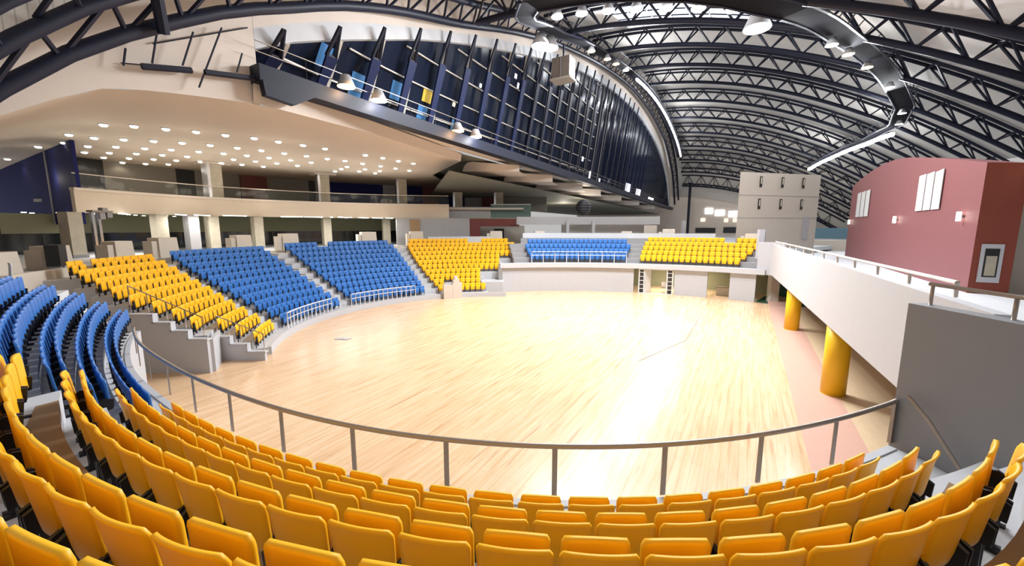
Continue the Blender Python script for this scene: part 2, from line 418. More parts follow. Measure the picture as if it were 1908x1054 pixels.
# B: yellow block beside the entrance
Bl = [204.3, 203.6, 202.7, 206.8, 204.8, 203.8, 203.8, 202.4, 200.6, 199.3, 197.4]
Br = [190.4, 189.4, 188.2, 187.1, 185.8, 184.7, 183.9, 183.1, 182.3, 181.8, 181.6]
ring_stand('floor_terrace_entrance', 0, 0, RF, DD, KB, 0.36, 11, [(l+.4, r-.6) for l, r in zip(Bl, Br)])
seat_rows('yellow', 11, RF, DD, KB, 0.36, list(zip(Bl, Br)), None, 'yellow seats beside the entrance',
          lambda a, b: f'yellow seat, {a} from the entrance, {b} row up, block beside the curved blue seats', 11,
          skip=lambda k, i, a: k == 10 and 194.3 > a > 192.7)
# C: blue block
Cl = [185.0, 184.6, 183.9, 183.4, 182.7, 182.0, 181.3, 180.6, 179.8, 179.0, 178.2]
Cr = [157.6]*11
ring_stand('floor_terrace_middle', 0, 0, RF, DD, KB, 0.37, 11, [(190.0, 155.2)]*11)
seat_rows('blue', 11, RF, DD, KB, 0.37, list(zip(Cl, Cr)), None, 'blue seats beside the yellow block',
          lambda a, b: f'blue seat, {a} from the yellow seats, {b} row up, straight blue block beside them', 11)
# D: second blue block
Dl = [152.6]*11
Dr = [121.3, 121.4, 121.6, 121.8, 122.2, 122.4, 122.7, 122.9, 123.2, 123.5, 124.6]
ring_stand('floor_terrace_far', 0, 0, RF, DD, KB, 0.385, 11, [(155.2, 120.5)]*11)
seat_rows('blue', 11, RF, DD, KB, 0.385, list(zip(Dl, Dr)), None, 'blue seats beyond the middle stairs',
          lambda a, b: f'blue seat, {a} from the middle stairs, {b} row up, block before the wide steps', 11,
          skip=lambda k, i, a: k == 10 and 141.5 < a < 143.5)
# E: far yellow block
El = [115.6, 116.4, 117.2, 117.9, 118.4, 118.9, 119.2, 119.4, 119.5, 119.4, 118.4]
Er = [95.4, 97.4, 97.3, 97.1, 90.0, 90.0, 90.0, 85.2, 85.2, 85.5, 87.7]
ring_stand('floor_terrace_end', 0, 0, RF, DD, KB, 0.395, 11, [(120.5, e-1.0) for e in Er])
seat_rows('yellow', 11, RF, DD, KB, 0.395, list(zip(El, Er)), None, 'yellow seats of the far block',
          lambda a, b: f'yellow seat, {a} from the wide steps, {b} row up, far yellow block', 11,
          skip=lambda k, i, a: (k == 10 and 100.5 > a > 96.0) or (k == 0 and 113 > a > 107.4) or (k == 1 and 112 > a > 108.5))

# F / G: raised blue and yellow blocks on the end wall.  Wall follows its own arc.
C2 = (4.9, 16.2); RW = 23.7
def pe(th, r): a = R_(th); return (C2[0]+r*math.cos(a), C2[1]+r*math.sin(a))
def end_block(cname, lim, K, kerb, rise, group, label, skip=None):
    for k in range(K):
        r = RW+0.75+0.72*k; z = kerb+rise*k; A = spaced(lambda a: pe(a, r), lim[k][0], lim[k][1], 0.49)
        for i, a in enumerate(A):
            if skip and skip(k, a): continue
            p = pe(a, r)
            if COUNT[cname] < 300: new_far(cname, (*p, z), R_(a)+PI/2, label(ORD[i+1], ORD[k+1]), group); COUNT[cname] += 1
            else: STUFF[cname].append((p[0], p[1], z, R_(a)+PI/2))
end_block('blue', [(97.3, 74.5), (97.6, 74.0), (97.8, 73.6), (97.0, 74.4)], 4, 2.9, 0.47, 'blue seats on the end wall',
          lambda a, b: f'blue seat, {a} from the far yellow block, {b} row of the raised blue seats')
end_block('yellow', [(71.4, 51.0), (71.2, 50.2), (70.9, 49.4), (70.6, 48.6), (70.0, 48.6)], 5, 2.85, 0.42, 'yellow seats on the end wall',
          lambda a, b: f'yellow seat, {a} from the raised blue seats, {b} row of the end yellow block', skip=lambda k, a: k == 4 and 54.5 > a > 53.0)
mb = MB()
def arcblk(mb, f, a0, a1, r0, r1, z0, z1, n=14):
    for i in range(n):
        A = [a0+(a1-a0)*(i+e)/n for e in (0, 1)]
        p = [f(a, r0) for a in A]; q = [f(a, r1) for a in A]
        mb.face([(*p[0], z1), (*p[1], z1), (*q[1], z1), (*q[0], z1)]); mb.face([(*p[0], z0), (*p[1], z0), (*q[1], z0), (*q[0], z0)])
        mb.face([(*p[0], z0), (*p[1], z0), (*p[1], z1), (*p[0], z1)]); mb.face([(*q[0], z0), (*q[1], z0), (*q[1], z1), (*q[0], z1)])
    for a in (a0, a1):
        p = f(a, r0); q = f(a, r1); mb.face([(*p, z0), (*q, z0), (*q, z1), (*p, z1)])
for k in range(5):
    arcblk(mb, pe, 101, 47, RW+0.3+0.72*k, RW+4.6, 2.5, 2.85+0.44*k, 24)
struct('floor_terrace_raised', mb, M_mgr)
mb = MB(); arcblk(mb, pe, 105, 46, RW-0.35, RW+0.4, 2.42, 2.85, 30); struct('trim_1', mb, M_con)

for cname, L in STUFF.items():
    if not L: continue
    src = FAR[cname]; vs = []; fs = []; ms = []
    for x, y, z, rz in L:
        c, s_ = math.cos(rz), math.sin(rz); b = len(vs)
        vs += [(v[0]*c-v[1]*s_+x, v[0]*s_+v[1]*c+y, v[2]+z) for v in src.v]; fs += [tuple(b+i for i in f) for f in src.f]; ms += src.m
    g = MB(); g.v, g.f, g.m = vs, fs, ms
    o = g.build(cname+'_seating', [M_yel if cname == 'yellow' else M_blu, M_blk], None, True); o['kind'] = 'stuff'
    tag(o, ('remaining yellow seats of the far blocks on the end wall' if cname == 'yellow' else 'remaining blue seats of the far blocks across the hall'), cname+' seat')

# ------------------------------------------------------------------ floor
mb = MB(); mb.face([W(-12, -40), W(60, -40), W(60, 1.9), W(-12, 1.9)]); struct('floor', mb, M_wood)
mb = MB(); mb.face([W(-12, 1.9, .004), W(60, 1.9, .004), W(60, 3.45, .004), W(-12, 3.45, .004)]); struct('floor_strip', mb, M_pnk)
mb = MB(); mb.face([W(-12, 3.45, 0), W(60, 3.45, 0), W(60, 20, 0), W(-12, 20, 0)]); struct('floor_apron', mb, M_tan)
mb = MB(); mb.tube([W(19, -4.1, .006), W(24, -2.6, .006), W(30.5, -2.55, .006)], 0.012, 6); tag(mb.build('floor_cable', M_blk), 'thin dark cable lying along the middle of the wooden floor', 'cable')
mb = MB()
P = [(0, 0), (.5, .12), (.75, .0), (1.05, .05), (.8, -.35), (.45, -.28), (.1, -.3)]
mb.add([(x, y, 0.012+0.03*random.random()) for x, y in P]+[(.5, -.1, .09)], [(i, (i+1) % 7, 7) for i in range(7)])
tag(mb.build('crumpled_sheet', M_wht, None, False, (-10.3, 22.4, 0)), 'small white crumpled sheet lying on the wooden floor', 'sheet')

# ------------------------------------------------------------------ walls of the stands

def step_wall(mb, y, xs, zs, x_end, th=0.16):
    """wall in the plane Y=y, following the steps; xs are the riser positions going outwards (towards -X)"""
    for i, z in enumerate(zs):
        x0 = xs[i]; x1 = xs[i+1] if i+1 < len(xs) else x_end
        mb.box(((x0+x1)/2, y, z/2), (abs(x1-x0), th, z))
mb = MB(); mb.cur = 0
step_wall(mb, 18.62, [-11.95, -12.78, -13.58], [0.40, 0.77, 1.14], -14.3); struct('wall_lower_step', mb, M_stp)
mb = MB(); step_wall(mb, 16.95, [-13.36, -14.15, -14.86, -15.6], [1.50, 1.87, 2.24, 2.60], -16.6); struct('wall_upper_step', mb, M_stp)
mb = MB(); mb.plate([(-13.36, 17.03, 0), (-14.2, 18.62, 0), (-14.2, 18.62, 1.5), (-13.36, 17.03, 1.5)], 0.12); struct('wall_return', mb, M_wht)
mb = MB()
for y, xs, zs, xe in ((18.62, [-11.93, -12.78, -13.58], [0.40, 0.77, 1.14], -14.3), (16.95, [-13.34, -14.15, -14.86, -15.6], [1.50, 1.87, 2.24, 2.60], -16.6)):
    for i, z in enumerate(zs):
        x0 = xs[i]; x1 = xs[i+1] if i+1 < len(xs) else xe
        mb.box(((x0+x1)/2, y, z+0.035), (abs(x1-x0)+.08, 0.26, 0.07))
        if i: mb.box((x0, y, z-.15), (0.07, 0.26, 0.37))
struct('trim_2', mb, M_wht)
mb = MB(); arcblk(mb, pc, 204.5, 86.5, RF-0.14, RF, 0.0, KB+0.03, 70); struct('baseboard_kerb', mb, M_wht)
# white blocks closing the far yellow stand
mb = MB(); arcblk(mb, pc, 97.0, 88.0, RF+0.9, RF+3.0, 0, 1.25, 5); struct('wall_block', mb, M_wht)
mb = MB(); arcblk(mb, pc, 90.0, 88.6, RF+2.2, RF+9, 0, 2.7, 2); struct('wall_flank', mb, M_mgr)
b = thing('stair_podium', 'cream podium with stepped top at the foot of the far yellow seats', 'podium', (*pc(110.3, 11.9), 0), R_(20.3))
mb = MB(); mb.box((-.42, 0, .62), (.8, .5, 1.24)); mb.build('lower_block', M_fas, b)
mb = MB(); mb.box((.42, 0, .70), (.86, .5, 1.40)); mb.box((.35, 0, 1.55), (.55, .5, .3)); mb.box((.33, 0, 1.85), (.3, .45, .32)); mb.build('stepped_block', M_fas, b)

# end wall under the raised blocks
mb = MB(); arcblk(mb, pe, 105.2, 72.6, RW, RW+0.25, 0, 2.45, 20); struct('wall_end', mb, M_wht)
mb = MB(); arcblk(mb, pe, 63.6, 56.8, RW, RW+0.25, 0, 2.45, 5); struct('wall_end_middle', mb, M_wht)
mb = MB(); arcblk(mb, pe, 52.4, 47.6, RW, RW+0.25, 0, 2.45, 4); struct('wall_end_side', mb, M_wht)
mb = MB(); arcblk(mb, pe, 47.6, 43.0, RW-0.1, RW+0.3, 2.42, 5.15, 4); struct('wall_end_panel', mb, M_wht)
mb = MB(); arcblk(mb, pe, 74, 40, RW+5.5, RW+5.7, 0, 2.5, 14); struct('wall_store', mb, M_olv)
mb = MB(); arcblk(mb, pe, 74, 47, RW+.26, RW+5.6, 2.36, 2.41, 10); struct('ceiling_store', mb, M_olv)
# glazed doorway
d = thing('glazed_doorway', 'white framed open glass doorway in the end wall below the raised seats', 'doorway', (*pe(67.6, RW-0.1), 0), R_(67.6-90))
mb = MB()
for x in (-1.55, -1.08, 1.0, 1.5): mb.box((x, 0, 1.2), (.09, .12, 2.4))
mb.box((0, 0, 2.36), (3.1, .12, .10)); mb.box((0, -.02, .03), (3.1, .14, .06)); mb.build('door_frame', M_wrl, d)
for sx in (-1.31, 1.25):
    mb = MB(); mb.box((sx, 0, 1.2), (.36, .03, 2.3)); pn_ = mb.build('side_light', M_dgl, d)
    mb = MB()
    for z in (.45, .85, 1.25, 1.65, 2.05): mb.box((sx, -.02, z), (.38, .05, .05))
    mb.build('glazing_bar', M_wrl, pn_)
mb = MB(); mb.plate([(-1.0, .05, .08), (-.55, 1.0, .08), (-.55, 1.0, 2.3), (-1.0, .05, 2.3)], .05); mb.build('door_leaf', M_wrl, d)
c = thing('green_chair', 'pale green chair standing just inside the glazed doorway', 'chair', (*pe(65.9, RW+1.2), 0), R_(-20))
mb = MB(); mb.box((0, 0, .42), (.5, .5, .05)); mb.build('seat', M_mir, c)
mb = MB(); mb.box((0, .24, .75), (.5, .05, .5)); mb.build('backrest', M_mir, c)
for sx in (-.22, .22):
    for sy in (-.22, .22): mb = MB(); mb.box((sx, sy, .2), (.04, .04, .4)); mb.build('leg', M_wrl, c)
mb = MB(); mb.box((0, 0, .42), (1.5, .6, .84)); mb.cur = 1; mb.box((0, -.31, .8), (1.52, .03, .06))
tag(mb.build('wooden_crate', [M_ped, M_brn], None, False, (*pe(53.7, RW+2.0), 0)), 'pale wooden crate inside the open storeroom of the end wall', 'crate')
bpy.data.objects['wooden_crate'].rotation_euler = (0, 0, R_(-36))

# ------------------------------------------------------------------ ramp bridge, columns, red block
def seg_wall(mb, s0, t0, s1, t1, z0, z1, th):
    a = Vector(W(s0, t0)); b_ = Vector(W(s1, t1)); d_ = (b_-a).normalized(); nn = Vector((-d_.y, d_.x, 0))*-th
    mb.prism([tuple(a.xy), tuple(b_.xy), tuple((b_+nn).xy), tuple((a+nn).xy)], z0, z1)
mb = MB(); seg_wall(mb, 9.1, 3.42, 37.8, 1.75, 2.7, 5.05, 0.22); struct('wall_parapet', mb, M_wht)
mb = MB(); mb.prism([W(9, 3.6)[:2], W(60, 1.2)[:2], W(60, 26)[:2], W(9, 26)[:2]], 2.72, 3.70); struct('floor_walkway', mb, M_con)
for s, t, lab in ((19.0, 3.28, 'thick round yellow column under the walkway, the nearer one'), (30.1, 2.80, 'round yellow column under the walkway, the farther one beside the floor edge')):
    mb = MB(); mb.cyl((0, 0, 0), 0.40, 2.695, 32); mb.cyl((0, 0, 0), 0.405, 0.02, 32)
    tag(mb.build('yellow_column', M_pil, None, True, W(s, t, 0)), lab, 'column', 'yellow columns')
mb = MB(); mb.box((0, 0, 1.22), (0.75, .5, 2.44)); tag(mb.build('beige_pier', M_ped, None, False, (*pe(45.2, RW+1.6), 0)), 'flat beige pier in the dark green opening beside the end wall', 'pier')
mb = MB(); arcblk(mb, pe, 47, 20, RW+5.0, RW+5.2, 0, 2.9, 10); struct('wall_green', mb, M_grn)
mb = MB(); mb.face([(*pe(47.5, RW), .003), (*pe(40, RW), .003), (*pe(34, RW+6), .003), (*pe(47.5, RW+6), .003)]); struct('floor_green', mb, M_grn)
mb = MB(); seg_wall(mb, 8, 9.0, 55, 9.4, 0.0, 3.45, 0.2); struct('wall_under_walkway', mb, M_tan)

# handrail along the parapet
def rail_thing(name, label, pts, posts, r, m, zdrop, low=None, cat='railing', group=None):
    o = thing(name, label, cat, (0, 0, 0), 0, group)
    mb = MB(); mb.tube(pts, r, 8); mb.build('top_rail', m, o, True)
    if low: mb = MB(); mb.tube([(p[0], p[1], p[2]-low) for p in pts], r*.7, 6); mb.build('lower_rail', m, o, True)
    for p in posts:
        mb = MB(); mb.tube([(p[0], p[1], p[2]), (p[0], p[1], p[2]-zdrop)], r*.85, 8); mb.build('post', m, o, True)
    return o
def lerp(a, b, f): return tuple(a[i]+(b[i]-a[i])*f for i in range(3))
A_, B_ = W(37.5, 1.95, 5.28), W(11.5, 3.75, 5.28)
rail_thing('ramp_handrail', 'long pale handrail on short posts along the top of the white parapet', [A_, B_], [lerp(A_, B_, f/12) for f in range(13)], 0.045, M_fas, 0.3)
wx = 6.5
rail_thing('wall_handrail', 'pale handrail on short posts along the top of the grey end wall', [(wx+.2, 6.3, 5.5), (wx+.22, 5.0, 5.48), (wx+.24, 2.0, 5.44)], [(wx+.2, 6.25, 5.5), (wx+.22, 5.2, 5.48), (wx+.22, 4.2, 5.47), (wx+.23, 3.0, 5.45)], 0.03, M_rail, 0.34)
# grey end wall of the near stand
mb = MB(); mb.prism([(wx, 6.4), (wx, 1.0), (wx+.3, 1.0), (wx+.3, 6.4)], 0, 5.17); struct('wall_grey', mb, M_gry)
mb = MB(); mb.prism([(wx+.3, 6.2), (wx+.3, 1.0), (14, 1.0), (10.0, 6.2)], 3.45, 3.69); struct('floor_landing', mb, M_con)

# red block
RED = [(48.0, 10.1), (45, 10.45), (42, 10.72), (39, 10.85), (36, 10.8), (33, 10.5), (30, 10.05), (27, 9.55), (23.6, 8.95)]
mb = MB()
top = [W(s, 8.0, z) for s, z in RED]; bot = [W(s, 8.0, 3.7) for s, z in RED]; top2 = [W(s, 9.15, z-.12) for s, z in RED]; bot2 = [W(s, 9.15, 3.7) for s, z in RED]
for i in range(len(RED)-1):
    mb.cur = 0; mb.face([bot[i], bot[i+1], top[i+1], top[i]]); mb.face([top[i], top[i+1], top2[i+1], top2[i]]); mb.face([bot2[i], bot2[i+1], top2[i+1], top2[i]])
mb.cur = 1; mb.face([bot[-1], bot2[-1], top2[-1], top[-1]]); mb.cur = 0; mb.face([bot[0], bot2[0], top2[0], top[0]])
struct('wall_red', mb, [M_red, M_rds])
def on_red(name, s0, s1, z00, z01, z10, z11, m, label, cat, group=None):
    mb = MB(); mb.plate([W(s0, 7.93, z00), W(s1, 7.93, z10), W(s1, 7.93, z11), W(s0, 7.93, z01)], -0.03)
    return tag(mb.build(name, m), label, cat, group)
nm = ['leftmost', 'middle', 'rightmost']
for i in range(3):
    a = 45.2-i*1.45; on_red('paper_banner', a, a-1.15, 7.25, 9.25, 7.25, 9.3, M_crm, f'narrow white banner on the red wall, {nm[i]} of the farther three', 'banner', 'banners on the red wall')
    a = 30.75-i*1.12; on_red('paper_banner', a, a-0.98, 7.28, 9.18-.02*i, 7.28, 9.2, M_crm, f'white printed banner on the red wall, {nm[i]} of the larger nearer three', 'banner', 'banners on the red wall')
for s, lab in ((46.9, 'small lit wall lamp at the far edge of the red wall'), (33.8, 'small lit wall lamp in the middle of the red wall'), (24.9, 'small lit wall lamp on the red wall nearest its corner')):
    o = thing('wall_lamp', lab, 'wall lamp', W(s, 7.98, 6.86), -AZ+PI/2, 'lamps on the red wall')
    mb = MB(); mb.box((0, .04, 0), (.10, .08, .12)); mb.build('bracket', M_gry, o)
    mb = MB(); mb.cyl((0, .14, -.20), .085, .40, 12); mb.build('shade', M_dl, o, True)
o = thing('framed_picture', 'white framed photograph hanging on the narrow rust red side wall', 'picture', W(23.57, 8.52, 4.95), -AZ)
mb = MB(); mb.box((0, 0, 0), (.62, .05, 1.55)); mb.build('frame', M_wht, o)
mb = MB(); mb.box((0, -.03, 0.02), (.40, .02, 1.15)); pr = mb.build('print', M_drk, o)
mb = MB(); mb.box((.0, -.045, -.1), (.30, .015, .80)); mb.build('pale_patch', M_stn, pr)
mb = MB(); mb.prism([W(24.5, 8.9)[:2], W(24.5, 30)[:2], W(25, 30)[:2], W(25, 8.9)[:2]], 3.7, 8.3); struct('wall_right', mb, M_bei)
mb = MB(); mb.prism([W(22.6, 9.2)[:2], W(22.6, 30)[:2], W(25, 30)[:2], W(25, 9.2)[:2]], 8.1, 8.8); struct('trim_3', mb, M_ped)

# beige block with slots
o = thing('beige_tower', 'tall plain beige block with six dark slots standing behind the walkway', 'tower', (0, 0, 0))
P0, P1 = Vector((21.7, 38.8, 0)), Vector((31.2, 41.2, 0)); dv = (P1-P0).normalized(); nv = Vector((-dv.y, dv.x, 0)); bk = Vector((.53, .85, 0))*6
mb = MB(); mb.prism([tuple(P0.xy), tuple(P1.xy), tuple((P1+bk).xy), tuple((P0+bk).xy)], 3.7, 11.6); mb.build('body', M_bei, o)
wid = (P1-P0).length; rz = math.atan2(dv.y, dv.x)
for z in (9.45, 7.3):
    mb = MB(); c = P0+dv*wid*.5-nv*.005; mb.box((c.x, c.y, z), (wid, .02, .04), rz); mb.build('seam', M_gry, o)
for z in (10.75, 8.65):
    for f in (.25, .515, .78):
        c = P0+dv*wid*f-nv*.02; mb = MB(); mb.box((c.x, c.y, z), (.28, .06, 1.0), rz); sl = mb.build('slot', M_drk, o)
        c = c-nv*.03; mb = MB(); mb.box((c.x, c.y, z+.1), (.12, .04, .6), rz); mb.build('slot_lamp', M_stn, sl)
c = P0+dv*wid*.86-nv*.02; mb = MB(); mb.box((c.x, c.y, 6.3), (.75, .06, 2.2), rz); mb.build('service_door', M_mgr, o)
mb = MB(); mb.box((0, 0, 1.25), (.5, .3, 2.5)); mb.cur = 1; mb.box((.27, 0, 1.2), (.05, .26, 2.3))
tag(mb.build('white_totem', [M_wht, M_pan], None, False, (*W(40.5, 1.0)[:2], 3.7)), 'slim white upright panel before the beige tower', 'panel')

# ------------------------------------------------------------------ near rail
ZR = 3.5
o = thing('curved_guard_rail', 'long curved steel guard rail in front of the nearest yellow seats', 'railing', (0, 0, 0))
def prr(phi): r = F1(phi)-.22; return (1.08+r*math.sin(R_(phi)), 19.08-r*math.cos(R_(phi)))
mb = MB(); mb.tube([(*prr(23.1-i*.8), ZR) for i in range(101)], 0.036, 10); mb.build('top_rail', M_rail, o, True)
for k in range(-9, 4):
    p = prr(-2.05+6.07*k); mb = MB(); mb.box((p[0], p[1], (ZR+2.76)/2), (.07, .018, ZR-2.76), R_(-2.05+6.07*k)); mb.build('post', M_rail, o)
p = prr(22.9); mb = MB(); mb.box((p[0], p[1], (ZR+2.76)/2), (.09, .05, ZR-2.76), R_(23)); mb.build('post', M_rail, o)
rail_thing('stair_handrail', 'short dark handrail sloping down the grey end wall', [(6.40, 6.1, 3.7), (6.34, 5.7, 3.5), (6.33, 5.2, 3.02), (6.33, 5.0, 2.8)], [], 0.025, M_rail, 0.1)
# far rails
def ring_rail(label, a0, a1, r, z, n, drop, m, f=pc, low=.35):
    pts = [(*f(a0+(a1-a0)*i/24, r), z) for i in range(25)]
    posts = [(*f(a0+(a1-a0)*i/n, r), z) for i in range(n+1)]
    return rail_thing('guard_rail', label, pts, posts, 0.035, m, drop, low, group='white guard rails')
ring_rail('white guard rail in front of the blue seats beside the entrance yellow block', 186, 163.0, RF+.06, 1.33, 12, .95, M_wrl)
ring_rail('white guard rail in front of the blue block before the wide steps', 154.0, 126.0, RF+.06, 1.33, 14, .95, M_wrl)
ring_rail('white guard rail in front of the raised blue seats on the end wall', 97.0, 74.4, RW+.2, 3.95, 8, 1.1, M_wrl, pe)
for (yy, xa, za, xb, zb, lab) in ((16.95, -13.5, 2.5, -16.6, 3.9, 'steel guard rail sloping along the upper stepped wall'), (18.62, -12.0, 1.3, -14.2, 2.2, 'steel guard rail sloping along the lower stepped wall')):
    pts = [lerp((xa, yy, za), (xb, yy, zb), f/4) for f in range(5)]
    rail_thing('guard_rail', lab, pts, pts, 0.022, M_rail, 0.85, None)

# ------------------------------------------------------------------ concourse behind the stands
RB = RF+DD*11+0.9
mb = MB(); arcblk(mb, pc, 262, 80, RB-.02, 40, 3.9, 4.3, 60); struct('floor_concourse', mb, M_con)
mb = MB(); arcblk(mb, pc, 250, 84, RB-.25, RB-.05, 3.5, 4.42, 60); struct('wall_concourse_front', mb, M_ped)
mb = MB(); mb.prism([pc(84, RB-.1), pc(84, 40), (34, 62), (40, 48), (26, 38), pe(43, RW+5), pe(60, RW+5), pe(80, RW+5)], 3.9, 4.3); struct('floor_concourse_end', mb, M_con)
mb = MB(); arcblk(mb, pe, 98, 56, RW+4.6, RW+4.8, 2.5, 5.2, 30); struct('wall_end_rear', mb, M_mgr)

def RG(th): return 25.5+max(0, min(1, (th-105)/50))*4.0
PEDS = [(-162.2, 5.30, 1.25, 'beige parapet block behind the curved blue seats, nearest the navy panel'), (-169.5, 5.46, 1.2, 'beige parapet block just behind the black loudspeaker'), (-179.3, 5.56, 1.2, 'beige parapet block above the entrance yellow seats'), (173.1, 5.7, 1.4, 'tall beige parapet block between the yellow and blue blocks'), (158.2, 5.75, 1.3, 'beige parapet block at the top of the blue seats by the yellow block'), (147.8, 5.82, 1.5, 'beige parapet block at the top of the middle stairs'), (128.0, 5.9, 1.6, 'beige parapet block at the top of the blue block before the wide steps'), (114.8, 5.93, 1.5, 'beige parapet block at the head of the wide steps'), (91.4, 5.95, 1.5, 'beige parapet block at the far corner of the far yellow seats')]
def pedestal(x, y, rz, z1, w, lab):
    o = thing('parapet_block', lab, 'parapet block', (x, y, 4.3), rz, 'beige parapet blocks')
    h = z1-4.3; mb = MB()
    mb.add([(-w/2, -.5, 0), (w/2, -.5, 0), (w/2, .5, 0), (-w/2, .5, 0), (-w/2*.92, -.42, h), (w/2*.92, -.42, h), (w/2*.92, .42, h), (-w/2*.92, .42, h)], [(3, 2, 1, 0), (4, 5, 6, 7), (0, 1, 5, 4), (1, 2, 6, 5), (2, 3, 7, 6), (3, 0, 4, 7)])
    mb.build('body', M_ped, o)
    mb = MB(); mb.box((-w/2-.18, 0, h*.42), (.34, .7, h*.84)); mb.build('low_step', M_ped, o)
for th, z1, w, lab in PEDS:
    p = pc(th, RB+1.25); pedestal(p[0], p[1], R_(th)-PI/2 if th > 0 else R_(th)+PI*1.5, z1, w, lab)
for th, z1, w, lab in ((93.5, 5.95, 1.2, 'beige parapet block behind the raised blue seats by the far yellow block'), (74.5, 5.95, 1.2, 'beige parapet block behind the raised blue seats by the end yellow block'), (66.0, 6.2, 1.3, 'beige parapet block behind the end yellow seats on the blue side'), (50.5, 5.8, 1.1, 'beige parapet block behind the end yellow seats beside the walkway')):
    p = pe(th, RW+5.75 if th > 55 else RW+4.2); pedestal(p[0], p[1], R_(th)-PI/2, z1, w, lab)

# lower back wall, windows, pillars
mb = MB(); arcblk(mb, pc, 175, 100, 37, 37.3, 5.9, 7.45, 40); struct('wall_back_lower', mb, M_olv)
mb = MB(); arcblk(mb, pc, 178, 100, 37.1, 37.4, 4.3, 5.9, 40); struct('window_1', mb, M_dgl)
mb = MB(); mb.prism([pc(250, 33), pc(176, 33), pc(176, 33.3), pc(250, 33.3)], 4.3, 6.7); struct('wall_back_dark', mb, M_drk)
PILL = [((-30.1, 27.4), 'stone clad square pillar at the end of the lower concourse under the navy panel'), ((-29.0, 33.0), 'square stone pillar behind the tall beige parapet block'), ((-28.2, 35.3), 'grey blue pillar of the lower concourse, second from the tall beige block'), ((-27.6, 36.9), 'dark stone pillar of the lower concourse beside the grey blue pillar'), ((-25.6, 40.3), 'narrow stone pillar of the lower concourse above the first blue block'), ((-21.1, 45.6), 'stone pillar of the lower concourse above the middle stairs'), ((-15.6, 49.7), 'stone pillar of the lower concourse near the wide steps')]
for i, ((x, y), lab) in enumerate(PILL):
    o = thing('stone_pillar', lab, 'pillar', (x, y, 4.3), math.atan2(y-C1[1], x-C1[0])+PI/2, 'lower concourse pillars')
    mb = MB(); mb.box((0, 0, 1.56), (.85, .8, 3.12)); mb.build('shaft', M_mgr if i == 2 else M_stn, o)
    mb = MB(); mb.box((0, 0, .1), (.95, .9, .2)); mb.build('plinth', M_gry, o)
# gallery slab, parapet band, balustrade
def arcvar(mb, f, fr, a0, a1, r0, r1, z0, z1, n):
    for i in range(n):
        A = [a0+(a1-a0)*(i+e)/n for e in (0, 1)]
        p = [f(a, r0(a)) for a in A]; q = [f(a, r1(a)) for a in A]
        mb.face([(*p[0], z1), (*p[1], z1), (*q[1], z1), (*q[0], z1)]); mb.face([(*p[0], z0), (*p[1], z0), (*q[1], z0), (*q[0], z0)])
        mb.face([(*p[0], z0), (*p[1], z0), (*p[1], z1), (*p[0], z1)]); mb.face([(*q[0], z0), (*q[1], z0), (*q[1], z1), (*q[0], z1)])
    for a in (a0, a1): p = f(a, r0(a)); q = f(a, r1(a)); mb.face([(*p, z0), (*q, z0), (*q, z1), (*p, z1)])
mb = MB(); arcvar(mb, pc, 0, 172.6, 104.5, RG, lambda a: RG(a)+.3, 7.45, 8.95, 50); struct('wall_gallery_band', mb, M_sof)
mb = MB(); arcvar(mb, pc, 0, 172.6, 104.5, lambda a: RG(a)-.06, lambda a: RG(a)+.36, 8.95, 9.15, 50); struct('trim_4', mb, M_fas)
mb = MB(); arcvar(mb, pc, 0, 165.6, 84, lambda a: RG(a)+.3, lambda a: 41, 8.55, 8.8, 50); struct('floor_gallery', mb, M_bei)
mb = MB(); arcvar(mb, pc, 0, 165.6, 84, lambda a: RG(a)+.3, lambda a: 41, 7.45, 7.55, 50); struct('ceiling_lower', mb, M_olv)
o = thing('glass_balustrade', 'long glass balustrade with a steel handrail along the upper gallery edge', 'balustrade')
mb = MB(); arcvar(mb, pc, 0, 172.4, 104.5, lambda a: RG(a)+.1, lambda a: RG(a)+.12, 9.15, 10.1, 50); mb.build('glass_panel', M_gls, o)
mb = MB(); mb.tube([(*pc(172.4-i*1.357, RG(172.4-i*1.357)+.11), 10.15) for i in range(51)], .035, 6); mb.build('handrail', M_fas, o, True)
mb = MB(); arcvar(mb, pc, 0, 104.5, 93, lambda a: RG(a)+.8, lambda a: RG(a)+1.0, 7.45, 8.9, 8); struct('wall_gallery_end', mb, M_mgr)
o = thing('green_glass_parapet', 'greenish glass parapet at the far end of the upper gallery', 'parapet')
mb = MB(); arcvar(mb, pc, 0, 93, 82, lambda a: RG(a)+.8, lambda a: RG(a)+.85, 7.5, 9.2, 8); mb.build('glass_panel', glass_mat('green_glass', (0.08, 0.13, 0.11), .75), o)
mb = MB(); mb.tube([(*pc(93-i*1.1, RG(93)+.82), 9.22) for i in range(11)], .04, 6); mb.build('handrail', M_fas, o)
